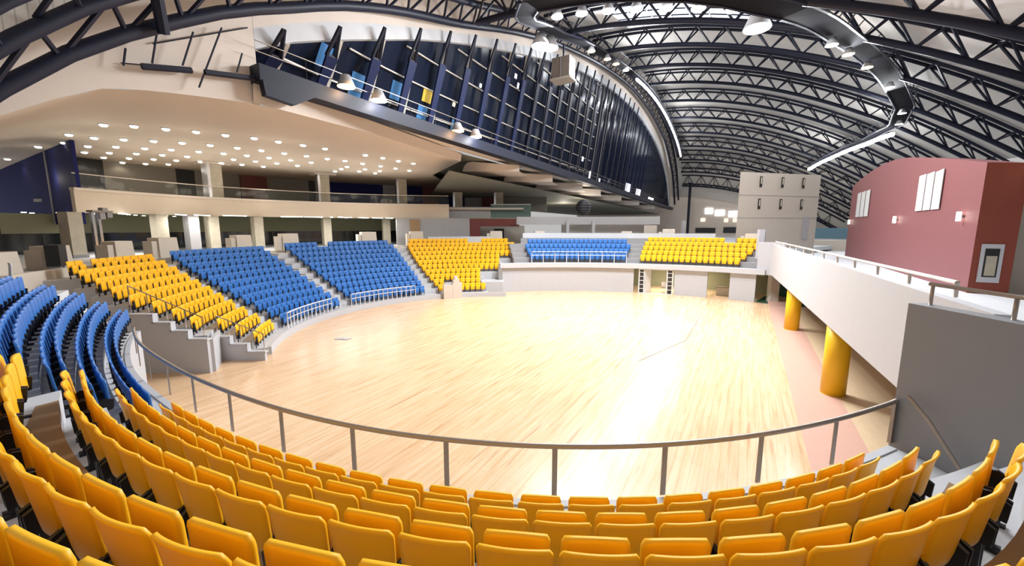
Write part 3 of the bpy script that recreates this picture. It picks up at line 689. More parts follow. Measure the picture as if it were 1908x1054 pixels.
# upper back wall in painted bays
BAY = [(166.2, 165, M_drk), (165, 160.5, M_dgl), (160.5, 152, M_bay), (152, 149.5, M_drk), (149.5, 143.0, M_bay), (143.0, 138.8, M_maroon), (138.8, 131.5, M_bay), (131.5, 129, M_drk), (129, 117, M_pan), (117, 113.6, M_mgr), (113.6, 108.5, M_pan), (108.5, 105, M_maroon), (105, 99, M_pan), (99, 95, M_mgr), (95, 91, M_maroon), (91, 80, M_bay)]
mats = [M_drk, M_dgl, M_bay, M_maroon, M_pan, M_mgr]
mb = MB()
for a0, a1, m in BAY:
    mb.cur = mats.index(m)
    arcvar(mb, pc, 0, a0, a1, lambda a: 38.0-(.25 if m is M_maroon else 0), lambda a: 38.4, 8.8, 12.4, 4)
struct('wall_back_upper', mb, mats)
UP = [((-28.4, 38.8), 'square clad pillar on the upper gallery nearest the navy panel'), ((-21.6, 46.6), 'square clad pillar on the upper gallery, second from the navy panel'), ((-14.0, 51.7), 'square clad pillar on the upper gallery, third from the navy panel'), ((-7.2, 54.4), 'square clad pillar on the upper gallery, fourth from the navy panel'), ((-1.7, 55.5), 'square clad pillar on the upper gallery, fifth from the navy panel')]
for i, ((x, y), lab) in enumerate(UP):
    zt = 12.38 if i < 3 else 11.3
    o = thing('clad_pillar', lab, 'pillar', (x, y, 8.8), math.atan2(y-C1[1], x-C1[0])+PI/2, 'upper gallery pillars')
    mb = MB(); mb.box((0, 0, (zt-8.8)/2), (1.0, 1.1, zt-8.8)); mb.build('shaft', M_stn, o)
    mb = MB(); mb.box((.62, .05, (zt-8.8)/2), (.26, 1.0, zt-8.8)); mb.build('mirror_strip', M_mir, o)
    if i < 2: mb = MB(); mb.box((0, 0, zt-8.8-.06), (2.3, 1.9, .12)); mb.build('cap', M_fas, o)

# things on the concourse
o = thing('lighting_mast', 'twin post floodlight mast standing behind the entrance yellow seats', 'mast', (-25.3, 24.6, 4.3), R_(90))
for x in (-.35, .0): mb = MB(); mb.box((x, 0, 1.5), (.16, .16, 3.0)); mb.build('post', M_mir, o)
mb = MB(); mb.box((.15, 0, 3.05), (1.25, .4, .12)); mb.build('cross_arm', M_rail, o)
for x, z, h in ((.15, 2.78, .4), (.6, 2.84, .3), (.35, 3.2, .18)): mb = MB(); mb.box((x, 0, z), (.32, .3, h)); mb.build('lamp_head', M_mgr, o)
o = thing('loudspeaker', 'black loudspeaker box standing between the blue seats and the yellow block', 'loudspeaker', (-22.5, 19.6, 4.5), R_(-60))
mb = MB(); mb.box((0, 0, .52), (.8, .5, 1.05)); mb.build('cabinet', M_blk, o)
mb = MB(); mb.box((0, -.26, .50), (.14, .02, .07)); mb.build('badge', M_wht, o)
mb = MB(); mb.box((-.2, 0, -.1), (.1, .4, .2)); mb.box((.2, 0, -.1), (.1, .4, .2)); mb.build('foot', M_wht, o)
o = thing('plastic_chair', 'white plastic chair behind the topmost curved blue row', 'chair', (-16.9, 13.0, 4.33), R_(-35))
mb = MB(); shell(mb, .5, .40, .90, .2, -.04, .03, nu=6, nv=6); mb.build('backrest', M_wht, o, True)
mb = MB(); mb.box((0, -.02, .42), (.48, .46, .04)); mb.build('seat', M_wht, o)
for sx in (-.2, .2):
    for sy in (-.2, .2): mb = MB(); mb.box((sx, sy, .2), (.05, .05, .4)); mb.build('leg', M_wht, o)

# navy panel wall
o = thing('navy_panel_wall', 'tall navy panel wall hanging at the end of the upper gallery', 'panel wall')
pa, pb = Vector((-30.6, 28.6, 0)), Vector((-60.0, 46.83, 0)); pm = pa.lerp(pb, .214)
for q0, q1 in ((pa, pm), (pm, pb)):
    mb = MB(); mb.plate([(q0.x, q0.y, 6.62), (q1.x, q1.y, 6.62), (q1.x, q1.y, 12.38), (q0.x, q0.y, 12.38)], .2); mb.build('panel', M_pan, o)
mb = MB(); mb.box((pm.x+.08, pm.y-.15, 9.5), (.08, .08, 5.75)); mb.build('joint_strip', M_mgr, o)

# lower concourse lights
TL = [(-30.2, 29.8, -30), (-29.9, 31.0, -60), (-27.6, 33.6, -70), (-21.6, 39.5, 20), (-20.0, 40.6, 60), (-18.7, 41.7, -70), (-17.4, 42.8, -50), (-16.2, 43.9, 80), (-15.0, 44.9, 75), (-13.9, 45.6, 85), (-17.6, 41.6, 95), (-26.9, 35.0, 95), (-24.9, 36.2, 60)]
LABS = ['under the navy panel', 'beside the loudspeaker', 'above the mast']
for i, (x, y, a) in enumerate(TL):
    o = bpy.data.objects.new('tube_light', None)
    mb = MB(); mb.box((0, 0, 0), (1.9, .14, .06)); t_ = mb.build('tube_light', M_tub, None, False, (x, y, 7.41)); t_.rotation_euler = (0, 0, R_(a))
    tag(t_, f'white strip light under the gallery, {ORD[i+1]} counted from the navy panel', 'strip light', 'strip lights under the gallery')
# spot dots under the gallery
n = 0
for rr in (31.5, 33.0, 34.5):
    for th in range(172, 150, -4):
        n += 1; p = pc(th+(rr-31.5)*1.1, rr); mb = MB(); mb.cyl((0, 0, -.05), .13, .05, 12)
        tag(mb.build('small_downlight', M_dl, None, False, (*p, 7.45)), 'small round lit downlight in the low ceiling under the gallery', 'downlight', 'downlights under the gallery')

# ------------------------------------------------------------------ soffit and its downlights
ZS = 12.4
SOF = [(-60, 46), (-45, 36.5), (-35.5, 30.6), (-28.7, 26.7), (-23.5, 23.9), (-16, 24.5), (-11.9, 21.6), (-8.9, 27.0), (-4.7, 37.6), (-9.2, 47.5), (-9.5, 66), (-60, 66)]
mb = MB(); mb.prism(SOF, ZS, ZS+.12); struct('ceiling_soffit', mb, M_sof)
EDGE = [(-6, 4.0), (-3, 5.8), (0, 7.8), (1.5, 8.8), (3.07, 9.82), (4.26, 10.61), (5.49, 11.29), (6.7, 11.57), (8.27, 11.8), (10.12, 12.02), (12.1, 12.14)]
EBACK = [(-80, 60), (-60, 46), (-45, 36.5), (-40, 33.5), (-35.5, 30.6), (-28.7, 26.7), (-23.5, 23.9), (-21, 24.1), (-18.5, 24.3), (-16, 24.5), (-11.9, 21.6)]
mb = MB(); NB = 6
for i in range(len(EDGE)):
    e = Vector(W(EDGE[i][0], -20.2, EDGE[i][1])); q = Vector((*EBACK[i], ZS))
    for j in range(NB+1):
        f = j/NB; p = e.lerp(q, f); p.z = e.z+(q.z-e.z)*math.sin(f*PI/2); mb.v.append(tuple(p))
for i in range(len(EDGE)-1):
    for j in range(NB): a_ = i*(NB+1)+j; mb.f.append((a_, a_+1, a_+NB+2, a_+NB+1)); mb.m.append(0)
struct('ceiling_soffit_slope', mb, M_sof, None, True)
DLP = [(-24.0,24.4),(-22.5,24.7),(-21.2,25.4),(-19.9,26.1),(-18.7,27.0),(-17.4,27.9),(-16.4,29.0),(-15.3,30.2),(-14.3,31.5),(-28.1,27.8),(-26.6,28.3),(-25.0,28.8),(-23.5,29.4),(-22.1,30.2),(-20.8,31.2),(-19.6,32.2),(-18.5,33.4),(-17.3,34.6),(-16.2,36.0),(-31.5,30.6),(-29.6,30.8),(-28.0,31.4),(-26.4,31.9),(-24.9,32.7),(-23.5,33.5),(-22.2,34.4),(-21.0,35.5),(-19.8,36.7),(-18.6,38.0),(-34.3,33.0),(-32.5,33.2),(-30.7,33.6),(-29.1,34.2),(-27.6,34.9),(-24.7,36.4),(-23.4,37.4),(-22.1,38.5),(-20.9,39.9),(-35.2,35.4),(-33.4,35.8),(-31.7,36.3),(-30.2,36.9),(-28.5,37.5),(-27.2,38.4),(-25.9,39.3),(-24.6,40.5),(-36.2,38.1),(-34.7,38.8),(-32.8,39.1),(-28.8,26.9),(-31.9,29.4),(-35.4,30.8),(-12.2,34.2),(-11.2,35.6),(-10.3,37.2),(-9.3,38.6),(-15.1,37.1),(-14.1,38.7),(-12.9,40.2),(-11.9,41.8),(-10.9,43.4),(-16.4,40.7),(-15.2,42.3),(-14.1,43.6),(-44.5,36.2),(-17.6,42.2),(-16.4,43.9),(-15.2,45.4),(-19.0,43.9)]
_t = MB(); _t.cyl((0, 0, -.05), .24, .05, 20, .26); TRIMM = _t.mesh('downlight_trim', M_wht)
_l = MB(); _l.cyl((0, 0, -.15), .13, .05, 20, .19); _l.cyl((0, 0, -.10), .19, .06, 20); LENS = _l.mesh('downlight_lens', M_dl)
for i, (x, y) in enumerate(DLP):
    o = thing('recessed_downlight', 'round lit downlight recessed in the beige soffit over the gallery', 'downlight', (x, y, ZS), 0, 'downlights in the beige soffit')
    for nm_, me in (('trim', TRIMM), ('lens', LENS)): c = bpy.data.objects.new(nm_, me); COL.objects.link(c); c.parent = o

# ------------------------------------------------------------------ roof profile
def cr(tab, x):      # smooth curve through table points
    if x <= tab[0][0]: return tab[0][1]+(x-tab[0][0])*(tab[1][1]-tab[0][1])/(tab[1][0]-tab[0][0])
    if x >= tab[-1][0]: return tab[-1][1]
    for i in range(len(tab)-1):
        if tab[i][0] <= x <= tab[i+1][0]: break
    x0, y0 = tab[i]; x1, y1 = tab[i+1]; h = x1-x0
    def sl(j):
        if j == 0: return (tab[1][1]-tab[0][1])/(tab[1][0]-tab[0][0])
        if j == len(tab)-1: return (tab[-1][1]-tab[-2][1])/(tab[-1][0]-tab[-2][0])
        return (tab[j+1][1]-tab[j-1][1])/(tab[j+1][0]-tab[j-1][0])
    f = (x-x0)/h; m0, m1 = sl(i)*h, sl(i+1)*h
    return (2*f**3-3*f*f+1)*y0+(f**3-2*f*f+f)*m0+(-2*f**3+3*f*f)*y1+(f**3-f*f)*m1
A_TAB = [(-4, 2.5), (0, 7.0), (3, 10.4), (4.9, 12.2), (6.7, 13.5), (9.4, 15.2), (12.5, 16.7), (14.6, 17.7), (18.7, 19.2), (25, 21), (32.8, 23.5), (43.5, 26.2), (58.8, 28.8), (74, 30.2), (90, 29.8), (106, 27.2), (115, 23.6), (121, 19.6), (126, 13)]
G_TAB = [(6.3, 11.8), (9.8, 13.9), (12.5, 15.4), (15.6, 16.7), (18.5, 17.8), (22.7, 19.35), (29.2, 21.3), (39, 23.8), (45.9, 25.4), (55, 27), (67.8, 28.2), (80, 28.4), (90, 27.8), (105.7, 25.1), (118.8, 19.5), (125.5, 11.8)]
def Az(s): return cr(A_TAB, s)
def Gz(s): return cr(G_TAB, s)
TC = -19.0
def roofz(s, t): return Az(s)-0.0088*(t-TC)**2          # lower chord level
def smin(t): return 2.0+(t-TC)*0.36

# roof sheet
mb = MB(); NS, NT = 60, 24; grid = {}
for i in range(NS+1):
    for j in range(NT+1):
        t = TC-1.0+(46.0)*j/NT; s0 = smin(t); s = s0+(127-s0)*(i/NS); s = min(s, 127)
        grid[i, j] = len(mb.v); mb.v.append(W(s, t, max(3.2, roofz(s, t)+2.15)))
for i in range(NS):
    for j in range(NT): mb.f.append((grid[i, j], grid[i+1, j], grid[i+1, j+1], grid[i, j+1])); mb.m.append(0)
struct('ceiling_roof', mb, M_roof, None, True)
# crest wall between window head and roof, and spandrel to the left of the window
mb = MB()
ss = [10.9+i*(125.5-10.9)/60 for i in range(61)]
for a, b_ in zip(ss, ss[1:]):
    h = lambda q: Gz(q)+min(.9, .45*(Az(q)-Gz(q)+.6))
    mb.cur = 1; mb.face([W(a, -20.2, Gz(a)), W(b_, -20.2, Gz(b_)), W(b_, -20.2, h(b_)), W(a, -20.2, h(a))])
    mb.cur = 0; mb.face([W(a, -20.2, h(a)), W(b_, -20.2, h(b_)), W(b_, -20.2, Az(b_)+2.2), W(a, -20.2, Az(a)+2.2)])
for a, b_ in zip(ss, ss[1:]):
    mb.cur = 1; mb.face([W(a, -20.2, Gz(a)), W(b_, -20.2, Gz(b_)), W(b_, -20.75, Gz(b_)-.05), W(a, -20.75, Gz(a)-.05)])
mb.cur = 0
for i in range(34):
    a, b_ = -6+i*.5, min(10.92, -5.5+i*.5)
    if a > 10.9: break
    mb.face([W(a, -20.2, cr(EDGE, a)), W(b_, -20.2, cr(EDGE, b_)), W(b_, -20.2, Az(b_)+1.15), W(a, -20.2, Az(a)+1.15)])
    mb.cur = 2; mb.face([W(a, -20.2, Az(a)+1.15), W(b_, -20.2, Az(b_)+1.15), W(b_, -20.2, Az(b_)+6), W(a, -20.2, Az(a)+6)]); mb.cur = 0
struct('wall_lunette', mb, [M_fas, M_con, M_roof])

# ------------------------------------------------------------------ great window
def zb(s): return 12.95-(s-10)*0.0135            # beam underside
win = MB()
N = 60; ss = [10.9+i*(125-10.9)/N for i in range(N+1)]
for a, b_ in zip(ss, ss[1:]):
    win.face([W(a, -22.6, zb(a)+.7), W(b_, -22.6, zb(b_)+.7), W(b_, -20.5, Gz(b_)), W(a, -20.5, Gz(a))])
def lunette_glass():
    m = bpy.data.materials.new('night_glass'); m.use_nodes = True
    nt = m.node_tree; n = nt.nodes; l = nt.links; b = n['Principled BSDF']
    tc = n.new('ShaderNodeTexCoord'); mp = n.new('ShaderNodeMapping'); mp.inputs['Rotation'].default_value = (0, 0, AZ); l.new(tc.outputs['Object'], mp.inputs['Vector'])
    br = n.new('ShaderNodeTexNoise'); br.inputs['Scale'].default_value = 0.35; l.new(mp.outputs[0], br.inputs['Vector'])
    rp = n.new('ShaderNodeValToRGB'); e = rp.color_ramp.elements; e[0].color = (0.006, 0.009, 0.022, 1); e[1].color = (0.016, 0.022, 0.04, 1)
    l.new(br.outputs['Fac'], rp.inputs[0]); l.new(rp.outputs[0], b.inputs['Base Color'])
    b.inputs['Roughness'].default_value = 0.2; b.inputs['Specular IOR Level'].default_value = 0.05
    return m
wo = struct('window_2', win, lunette_glass())
def on_win(s, z, off=0.0):
    f = (z-(zb(s)+.7))/max(.1, Gz(s)-(zb(s)+.7)); return W(s, -22.6+2.1*f+off, z)
s = 12.6; i = 0; MUL = []
while s < 97: MUL.append(s); s += 3.12
for s in MUL:
    mb = MB(); p, q = Vector(on_win(s, zb(s)+.72, .12)), Vector(on_win(s, Gz(s), .12)); r = .14
    r = .14 if s < 50 else .09; mb.tube([p, p.lerp(q, .5), q], r, 4); mb.build('mullion', M_mul if s < 40 else M_mgr if s < 66 else M_nvb, wo)  # farther mullions coloured darker in place of dimmer light
for z in [14.9+1.75*k for k in range(8)]:
    run = [s for s in [11.0+.5*i for i in range(228)] if Gz(s) > z+.3 and s < 62]
    if len(run) > 3:
        mb = MB(); mb.tube([on_win(s, z, .1) for s in run[::6]+[run[-1]]], .06, 4); mb.build('transom', M_mul, wo)
# lit windows of the building outside, seen in the glass
k = 0
for (s, z, w_, h_, m) in [(17.2, 14.2, 1.0, 1.6, M_bwn), (20.5, 15.2, .9, 1.1, M_bwn), (23.4, 14.6, 1.0, .9, M_bwn), (23.6, 15.8, 1.0, .9, M_ywn), (27.5, 14.4, .9, 1.0, M_bwn), (27.2, 16.3, .35, .3, M_ltw), (30.4, 18.6, .3, .3, M_lit), (36.0, 21.0, .4, .4, M_lit), (36.8, 20.3, .3, .5, M_lit), (14.6, 15.3, .9, 1.0, M_bwn), (58, 16.2, .6, .6, M_lit), (62, 14.0, 1.5, 1.2, M_lit), (66, 13.6, 1.6, 1.0, M_lit), (72, 13.9, 1.0, 1.0, M_lit), (84, 13.2, 3.4, 2.2, M_lit), (93, 13.0, 4.5, 2.0, M_lit), (106, 12.6, 6.0, 1.4, M_lit)]:
    mb = MB(); mb.plate([on_win(s, z, .02), on_win(s+w_, z, .02), on_win(s+w_, z+h_, .02), on_win(s, z+h_, .02)], .02); mb.build('lit_pane', m, wo)
# beam, catwalk, fascia
mb = MB()
ss = [10.6+i*(126-10.6)/30 for i in range(31)]
def beam(mb, t0, t1, z0, z1):
    for a, b_ in zip(ss, ss[1:]):
        P = lambda s, t, z: W(s, t, zb(s)+z)
        mb.face([P(a, t0, z0), P(b_, t0, z0), P(b_, t0, z1), P(a, t0, z1)]); mb.face([P(a, t1, z0), P(b_, t1, z0), P(b_, t1, z1), P(a, t1, z1)])
        mb.face([P(a, t0, z1), P(b_, t0, z1), P(b_, t1, z1), P(a, t1, z1)]); mb.face([P(a, t0, z0), P(b_, t0, z0), P(b_, t1, z0), P(a, t1, z0)])
    for a in (ss[0], ss[-1]): mb.face([W(a, t0, zb(a)+z0), W(a, t1, zb(a)+z0), W(a, t1, zb(a)+z1), W(a, t0, zb(a)+z1)])
beam(mb, -19.4, -20.3, 0.0, 0.75); struct('wall_beam', mb, M_nav)
mb = MB(); beam(mb, -20.3, -22.7, 0.45, 0.7); struct('floor_catwalk', mb, M_fas)
o = thing('catwalk_railing', 'thin dark railing of the catwalk below the great window', 'railing')
for h in (1.75, 1.3):
    mb = MB(); mb.tube([W(s, -19.6, zb(s)+h) for s in ss], .025, 5); mb.build('rail_wire', M_rail, o)
s = 13.0
while s < 70: mb = MB(); mb.tube([W(s, -19.6, zb(s)+.7), W(s, -19.6, zb(s)+1.75)], .025, 5); mb.build('post', M_nav, o); s += 2.4
mb = MB()
F0 = [W(10.6, -20.15)[:2], W(12.1, -20.15)[:2], (-8.9, 27.0), (-4.7, 37.6)]
for p, q in zip(F0, F0[1:]):
    def up(p): return (p[0]*1.0+0.12, p[1]-0.05, 13.1)
    mb.face([(*p, ZS-.3), (*q, ZS-.3 if q[1] < 22 else ZS-.02), up(q), up(p)]) if p[1] < 22 else mb.face([(*p, ZS-.02), (*q, ZS-.02), up(q), up(p)])
struct('trim_5', mb, M_fas)
# struts in front of the glass
for i, s in enumerate([m_ for m_ in MUL if m_ < 84]):
    o = thing('glazing_strut', 'navy steel strut with a forked head bracing the great window, one of the row', 'strut', (0, 0, 0), 0, 'navy struts along the great window')
    s1 = s-.75; g = Gz(s1); zt = g+.55; z0 = zb(s1)+.72
    p = Vector(W(s1, -22.1, z0)); q = Vector(W(s1+.1, -19.9, g-.2)); mid = p.lerp(q, .78)
    d1 = Vector(W(1, 0, 0)); mb = MB(); wd = .34 if s < 60 else .26
    mb.plate([p-d1*wd*.6, p+d1*wd*.6, mid+d1*wd, mid-d1*wd], .16); mb.build('shaft', M_nvb if s < 40 else M_nav, o)  # farther shafts coloured darker for the same dimming
    hd = Vector(W(s1+.1, -19.5, zt)); mb = MB()
    for sg in (-1, 1): mb.tube([mid+d1*sg*wd*.8, hd], .11, 5)
    mb.tube([mid-d1*wd, mid+d1*wd], .09, 5); mb.build('forked_head', M_nav, o)

# stepped fins under the beam beyond the soffit
for i, (sx, xl) in enumerate([(36, -5.0), (44, -1.0), (54, 3.2), (62, 7.2), (74, 11.8), (88, 17.8), (104, 25.0)]):
    p = W(sx, -20.35); xr, y = p[0], p[1]; z1 = zb(sx)-.02; z0 = z1-(.75 if i else .6); zt = z1+.35
    P = [(xr, y, z1), (xr, y, z0), (xl, y, z0), (xl+.12, y, z0+.45), (xl+.45, y, z0+.85), (xl+1.0, y, zt)]
    mb = MB(); mb.plate(P, .15); mb.face([(xl, y+.1, z0), (xr, y+.1, z0), (xr+1.2, y+4.0, z0), (xl+1.2, y+4.0, z0)])
    tag(mb.build('soffit_fin', M_fas), f'pale curved soffit fin under the navy beam, {ORD[i+1]} beyond the beige soffit', 'soffit fin', 'soffit fins under the beam')
mb = MB(); mb.face([W(28, -22.9, 11.3), W(126, -22.9, 10.2), W(126, -48, 10.2), W(52, -48, 10.6)]); struct('ceiling_far', mb, M_fg)
mb = MB(); mb.face([W(26, -22.9, 13.0), W(126, -22.9, 13.0), W(126, -50, 13.0), W(26, -50, 13.0)]); struct('ceiling_far_upper', mb, M_fg)
# ------------------------------------------------------------------ trusses
def truss(label, s0, t0, t1, step, base=None):
    o = thing('roof_truss', label, 'truss', W(s0, t0, 0), 0, 'roof trusses')
    o.location = (0, 0, 0)
    D, hw = 1.75, 0.85
    ts = [t0+(t1-t0)*i/40 for i in range(41)]
    ts = [t for t in ts if roofz(s0, t) > 4.2]
    lo = [W(s0, t, roofz(s0, t)) for t in ts]
    r = 0.23
    mb = MB(); mb.tube(lo, r, 8); mb.build('bottom_chord', M_nav, o, True)
    for sg in (-1, 1):
        mb = MB(); mb.tube([W(s0+sg*hw, t, roofz(s0+sg*hw, t)+D) for t in ts], .16, 6); mb.build('top_chord', M_nav, o, True)
    mb = MB(); L = 0; t = ts[0]; k = 0; tops = []
    while t < ts[-1]-step*.5:
        b0 = Vector(W(s0, t, roofz(s0, t)))
        for sg in (-1, 1):
            for dt in (-step/2, step/2):
                tt = t+dt
                if ts[0] <= tt <= ts[-1]: mb.tube([b0, W(s0+sg*hw, tt, roofz(s0+sg*hw, tt)+D)], .09, 5, False)
        tt = t+step/2; mb.tube([W(s0-hw, tt, roofz(s0-hw, tt)+D), W(s0+hw, tt, roofz(s0+hw, tt)+D)], .06, 5, False)
        t += step
    mb.build('web_lattice', M_nav, o)
TS = [26, 38, 50, 61.5, 72.5, 83.5, 93.5, 102, 109, 114.5, 119, 122.5]
for i, s in enumerate(TS):
    truss(f'navy lattice roof truss spanning from the great window, {ORD[i+1]} counted into the distance', s, -18.3 if s < 60 else -16.8, 26, 2.7 if s < 80 else 3.2)
# edge arch along the window crest
o = thing('edge_arch_truss', 'navy lattice arch following the curved head of the great window', 'truss')
ss = [-3+i*1.5 for i in range(20)]+[27+i*3 for i in range(34)]
mb = MB(); mb.tube([W(s, TC, Az(s)) for s in ss], .25, 8); mb.build('bottom_chord', M_nav, o, True)
mb = MB(); mb.tube([W(s+.25, TC+.9, Az(s)+1.25) for s in ss], .23, 8); mb.build('top_chord', M_nav, o, True)
mb = MB(); s = -2.5; k = 0
while s < 124:
    b0 = W(s, TC, Az(s)); st_ = 1.7 if s < 30 else 2.6
    mb.tube([b0, W(s+st_/2+.25, TC+.9, Az(s+st_/2)+1.25)], .085, 5); mb.tube([b0, W(s-st_/2+.25, TC+.9, Az(s-st_/2)+1.25)], .085, 5); s += st_
mb.build('web_lattice', M_nav, o)
# near outer arch, upper corner
def op(s, z): return W(s, TC+2.2, Az(s)+z)
mb = MB(); mb.tube([op(s, 1.75) for s in ss[:14]], .16, 8); mb.build('outer_chord', M_nav, o, True)
s = -1.0
while s < 16:
    for a_, b_ in ((.6, .3), (-.4, -.4)): mb = MB(); mb.tube([op(s, 1.75), W(s+a_, TC+.9, Az(s+b_)+1.25)], .08, 5); mb.build('web_brace', M_nav, o)
    s += 1.7
# sloping duct strut at the near corner
mb = MB(); p = Vector(W(6.4, -17.6, 14.9)); q = Vector(W(6.9, -18.6, 13.3)); mb.tube([p+(p-q)*1.2, p, q], .2, 8); tag(mb.build('roof_brace', M_nav), 'thick sloping navy brace meeting the edge arch at its near end', 'brace')
# hanging rods and short navy beams on the spandrel
def px(a, b_, r, name, lab, cat):
    mb = MB(); mb.tube([a, b_], r, 6); return tag(mb.build(name, M_nav), lab, cat)
px(W(6.56, -19.8, 12.30), W(8.14, -19.8, 12.66), .12, 'spandrel_beam', 'short navy beam fixed to the beige spandrel, farther from the window', 'beam')
px(W(8.6, -19.8, 12.74), W(10.55, -19.8, 13.08), .12, 'spandrel_beam', 'short navy beam fixed to the beige spandrel, touching the great window', 'beam')
for s, z0, s1, z1, t_, lab in ((6.04, 12.16, 6.16, 12.78, -19.8, 'short dark rod farthest from the great window on the spandrel'), (6.82, 12.46, 7.06, 13.55, -19.62, 'dark hanging rod on the farther spandrel beam, nearest its outer end'), (7.78, 12.7, 8.26, 14.1, -19.62, 'dark hanging rod on the farther spandrel beam, nearest the window'), (8.34, 12.07, 9.4, 14.75, -19.8, 'long thin dark hanging rod between the two spandrel beams'), (9.76, 13.07, 10.04, 13.93, -19.62, 'short dark rod on the spandrel beam beside the window')):
    px(W(s, t_, z0), W(s1, t_, z1), .035, 'hanging_rod', lab, 'rod')
px(W(6.06, -20.08, 12.31), W(8.21, -20.08, 12.78), .022, 'spandrel_conduit', 'thin dark conduit running level across the spandrel', 'conduit')
px(W(7.07, -20.08, 13.33), W(10.6, -20.08, 15.3), .028, 'arch_conduit', 'thin dark conduit curving under the edge arch', 'conduit')
mb = MB(); mb.plate([W(10.68, -19.34, 13.0), W(10.77, -19.34, 12.35), W(12.14, -19.34, 12.25), W(13.9, -19.34, 13.3), W(12.4, -19.34, 13.45)], -.35); tag(mb.build('beam_bracket', M_nav), 'large navy steel bracket at the near end of the beam under the great window', 'bracket')
o = thing('hanging_box', 'beige ventilation box hanging below the edge arch by the window head', 'box', W(41.5, -18.1, 23.0), -AZ)
mb = MB(); mb.box((0, 0, 0), (2.0, 1.6, 2.0)); mb.build('body', M_box, o)
mb = MB(); mb.box((0, 0, -1.12), (2.3, 1.8, .2)); mb.build('base_plate', M_bei, o)
mb = MB(); mb.box((.0, -.81, 0), (.06, .04, 2.0)); mb.build('seam', M_gry, o)
mb = MB(); mb.box((0, 0, 1.75), (.15, .15, 1.5)); mb.build('hanger', M_nav, o)

# ------------------------------------------------------------------ ring catwalk and floodlights
RING = [(22.6, -12), (21.8, -7), (22.4, -2), (27, 1.6), (36, 4.6), (48, 9.5), (60, 13.6), (70, 15.3), (82, 14.8), (94, 13.0), (106, 10.5)]
RINGL = [(22.6, -12), (27, -15), (36, -16.4), (52, -16.5), (70, -16.5), (88, -16.5), (104, -16.5), (113, -16.4)]
def dens(T, n):
    out = []; L = [0]
    for a, b_ in zip(T, T[1:]): L.append(L[-1]+math.dist(a, b_))
    for i in range(n+1):
        d_ = L[-1]*i/n
        for j in range(len(T)-1):
            if L[j] <= d_ <= L[j+1]+1e-6: break
        f = (d_-L[j])/(L[j+1]-L[j]); out.append((T[j][0]+(T[j+1][0]-T[j][0])*f, T[j][1]+(T[j+1][1]-T[j][1])*f))
    return out
def catwalk(label, T, n, wdt, drop):
    o = thing('lighting_catwalk', label, 'catwalk')
    P = dens(T, n); e0 = []; e1 = []
    for i, (s, t) in enumerate(P):
        a = P[max(0, i-1)]; b_ = P[min(n, i+1)]; dx, dy = b_[0]-a[0], b_[1]-a[1]; l_ = math.hypot(dx, dy); nx, ny = -dy/l_*wdt/2, dx/l_*wdt/2
        z = roofz(s, t)-drop
        e0.append(W(s+nx, t+ny, z)); e1.append(W(s-nx, t-ny, z))
    mb = MB()
    for i in range(n): mb.plate([e0[i], e0[i+1], e1[i+1], e1[i]], .06)
    mb.build('deck', M_grate, o)
    for e in (e0, e1):
        mb = MB(); mb.tube([(p[0], p[1], p[2]+1.1) for p in e], .05, 5); mb.tube(e, .09, 5)
        for i in range(0, n, 1): mb.tube([e[i], (e[i+1][0], e[i+1][1], e[i+1][2]+1.1)], .035, 4, False)
        mb.build('side_lattice', M_nav, o)
catwalk('dark lattice lighting catwalk looping along the open side of the roof', RING, 44, 1.5, .5)
catwalk('dark lattice lighting catwalk hugging the head of the great window', RINGL, 44, 1.3, .35)
for i in range(9):  # added glowing panels in place of brightly lit catwalk grating
    t0 = -13.2+1.75*i; o = thing('added_glow_panel', f'added glow panel with dark bars above the near catwalk, {ORD[i+1]} from the window side', 'glow panel', (0, 0, 0), 0, 'added glow panels')
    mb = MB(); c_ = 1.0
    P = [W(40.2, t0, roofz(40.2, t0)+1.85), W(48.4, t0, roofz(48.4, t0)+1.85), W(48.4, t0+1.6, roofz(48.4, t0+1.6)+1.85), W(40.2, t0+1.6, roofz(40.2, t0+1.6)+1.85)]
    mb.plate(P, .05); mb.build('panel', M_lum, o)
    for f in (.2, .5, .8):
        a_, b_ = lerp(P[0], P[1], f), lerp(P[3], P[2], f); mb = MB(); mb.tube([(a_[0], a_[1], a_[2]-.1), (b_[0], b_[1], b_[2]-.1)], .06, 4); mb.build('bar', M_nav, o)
_h = MB(); _h.cyl((0, 0, 0), .42, .5, 16, .2); HOOD = _h.mesh('hood', M_mgr, True)
_g = MB(); _g.cyl((0, 0, -.02), .40, .05, 16); LENSW = _g.mesh('lens', M_lam); LENSO = _g.mesh('lens_warm', M_law)
def flood(s, t, z, label, warm=False, group='floodlights on the catwalks', sc=1.0):
    o = thing('floodlight', label, 'floodlight', W(s, t, z), 0, group)
    for nm_, me in (('hood', HOOD), ('lens', LENSO if warm else LENSW)):
        c = bpy.data.objects.new(nm_, me); COL.objects.link(c); c.parent = o; c.scale = (sc, sc, sc)
FL = [(27.2, -12.4), (27.2, -10.6), (27.2, -8.8), (27.2, -7.0), (27.2, -5.2), (27.2, -3.4), (27.2, -1.6), (30.6, -.4)]
for i, (s, t) in enumerate(FL): flood(s, t, roofz(s, t)-(.55 if i < 7 else 1.2), f'white floodlight hung below the nearest roof truss, {ORD[i+1]} from the window side', sc=1.0 if i < 7 else 1.9)
for i, (s, t) in enumerate([(33, -16.6), (34.9, -16.6)]): flood(s, t, roofz(s, t)-1.6, ['large white floodlight glaring beside the window head', 'second large white floodlight glaring beside the window head'][i], sc=1.9)
for i, s in enumerate((43.0, 48.5, 52.0, 56.5)): flood(s, -15.6, roofz(s, -15.6)-1.2, f'small warm floodlight along the window head, {ORD[i+1]} beyond the beige hanging box', i < 3)
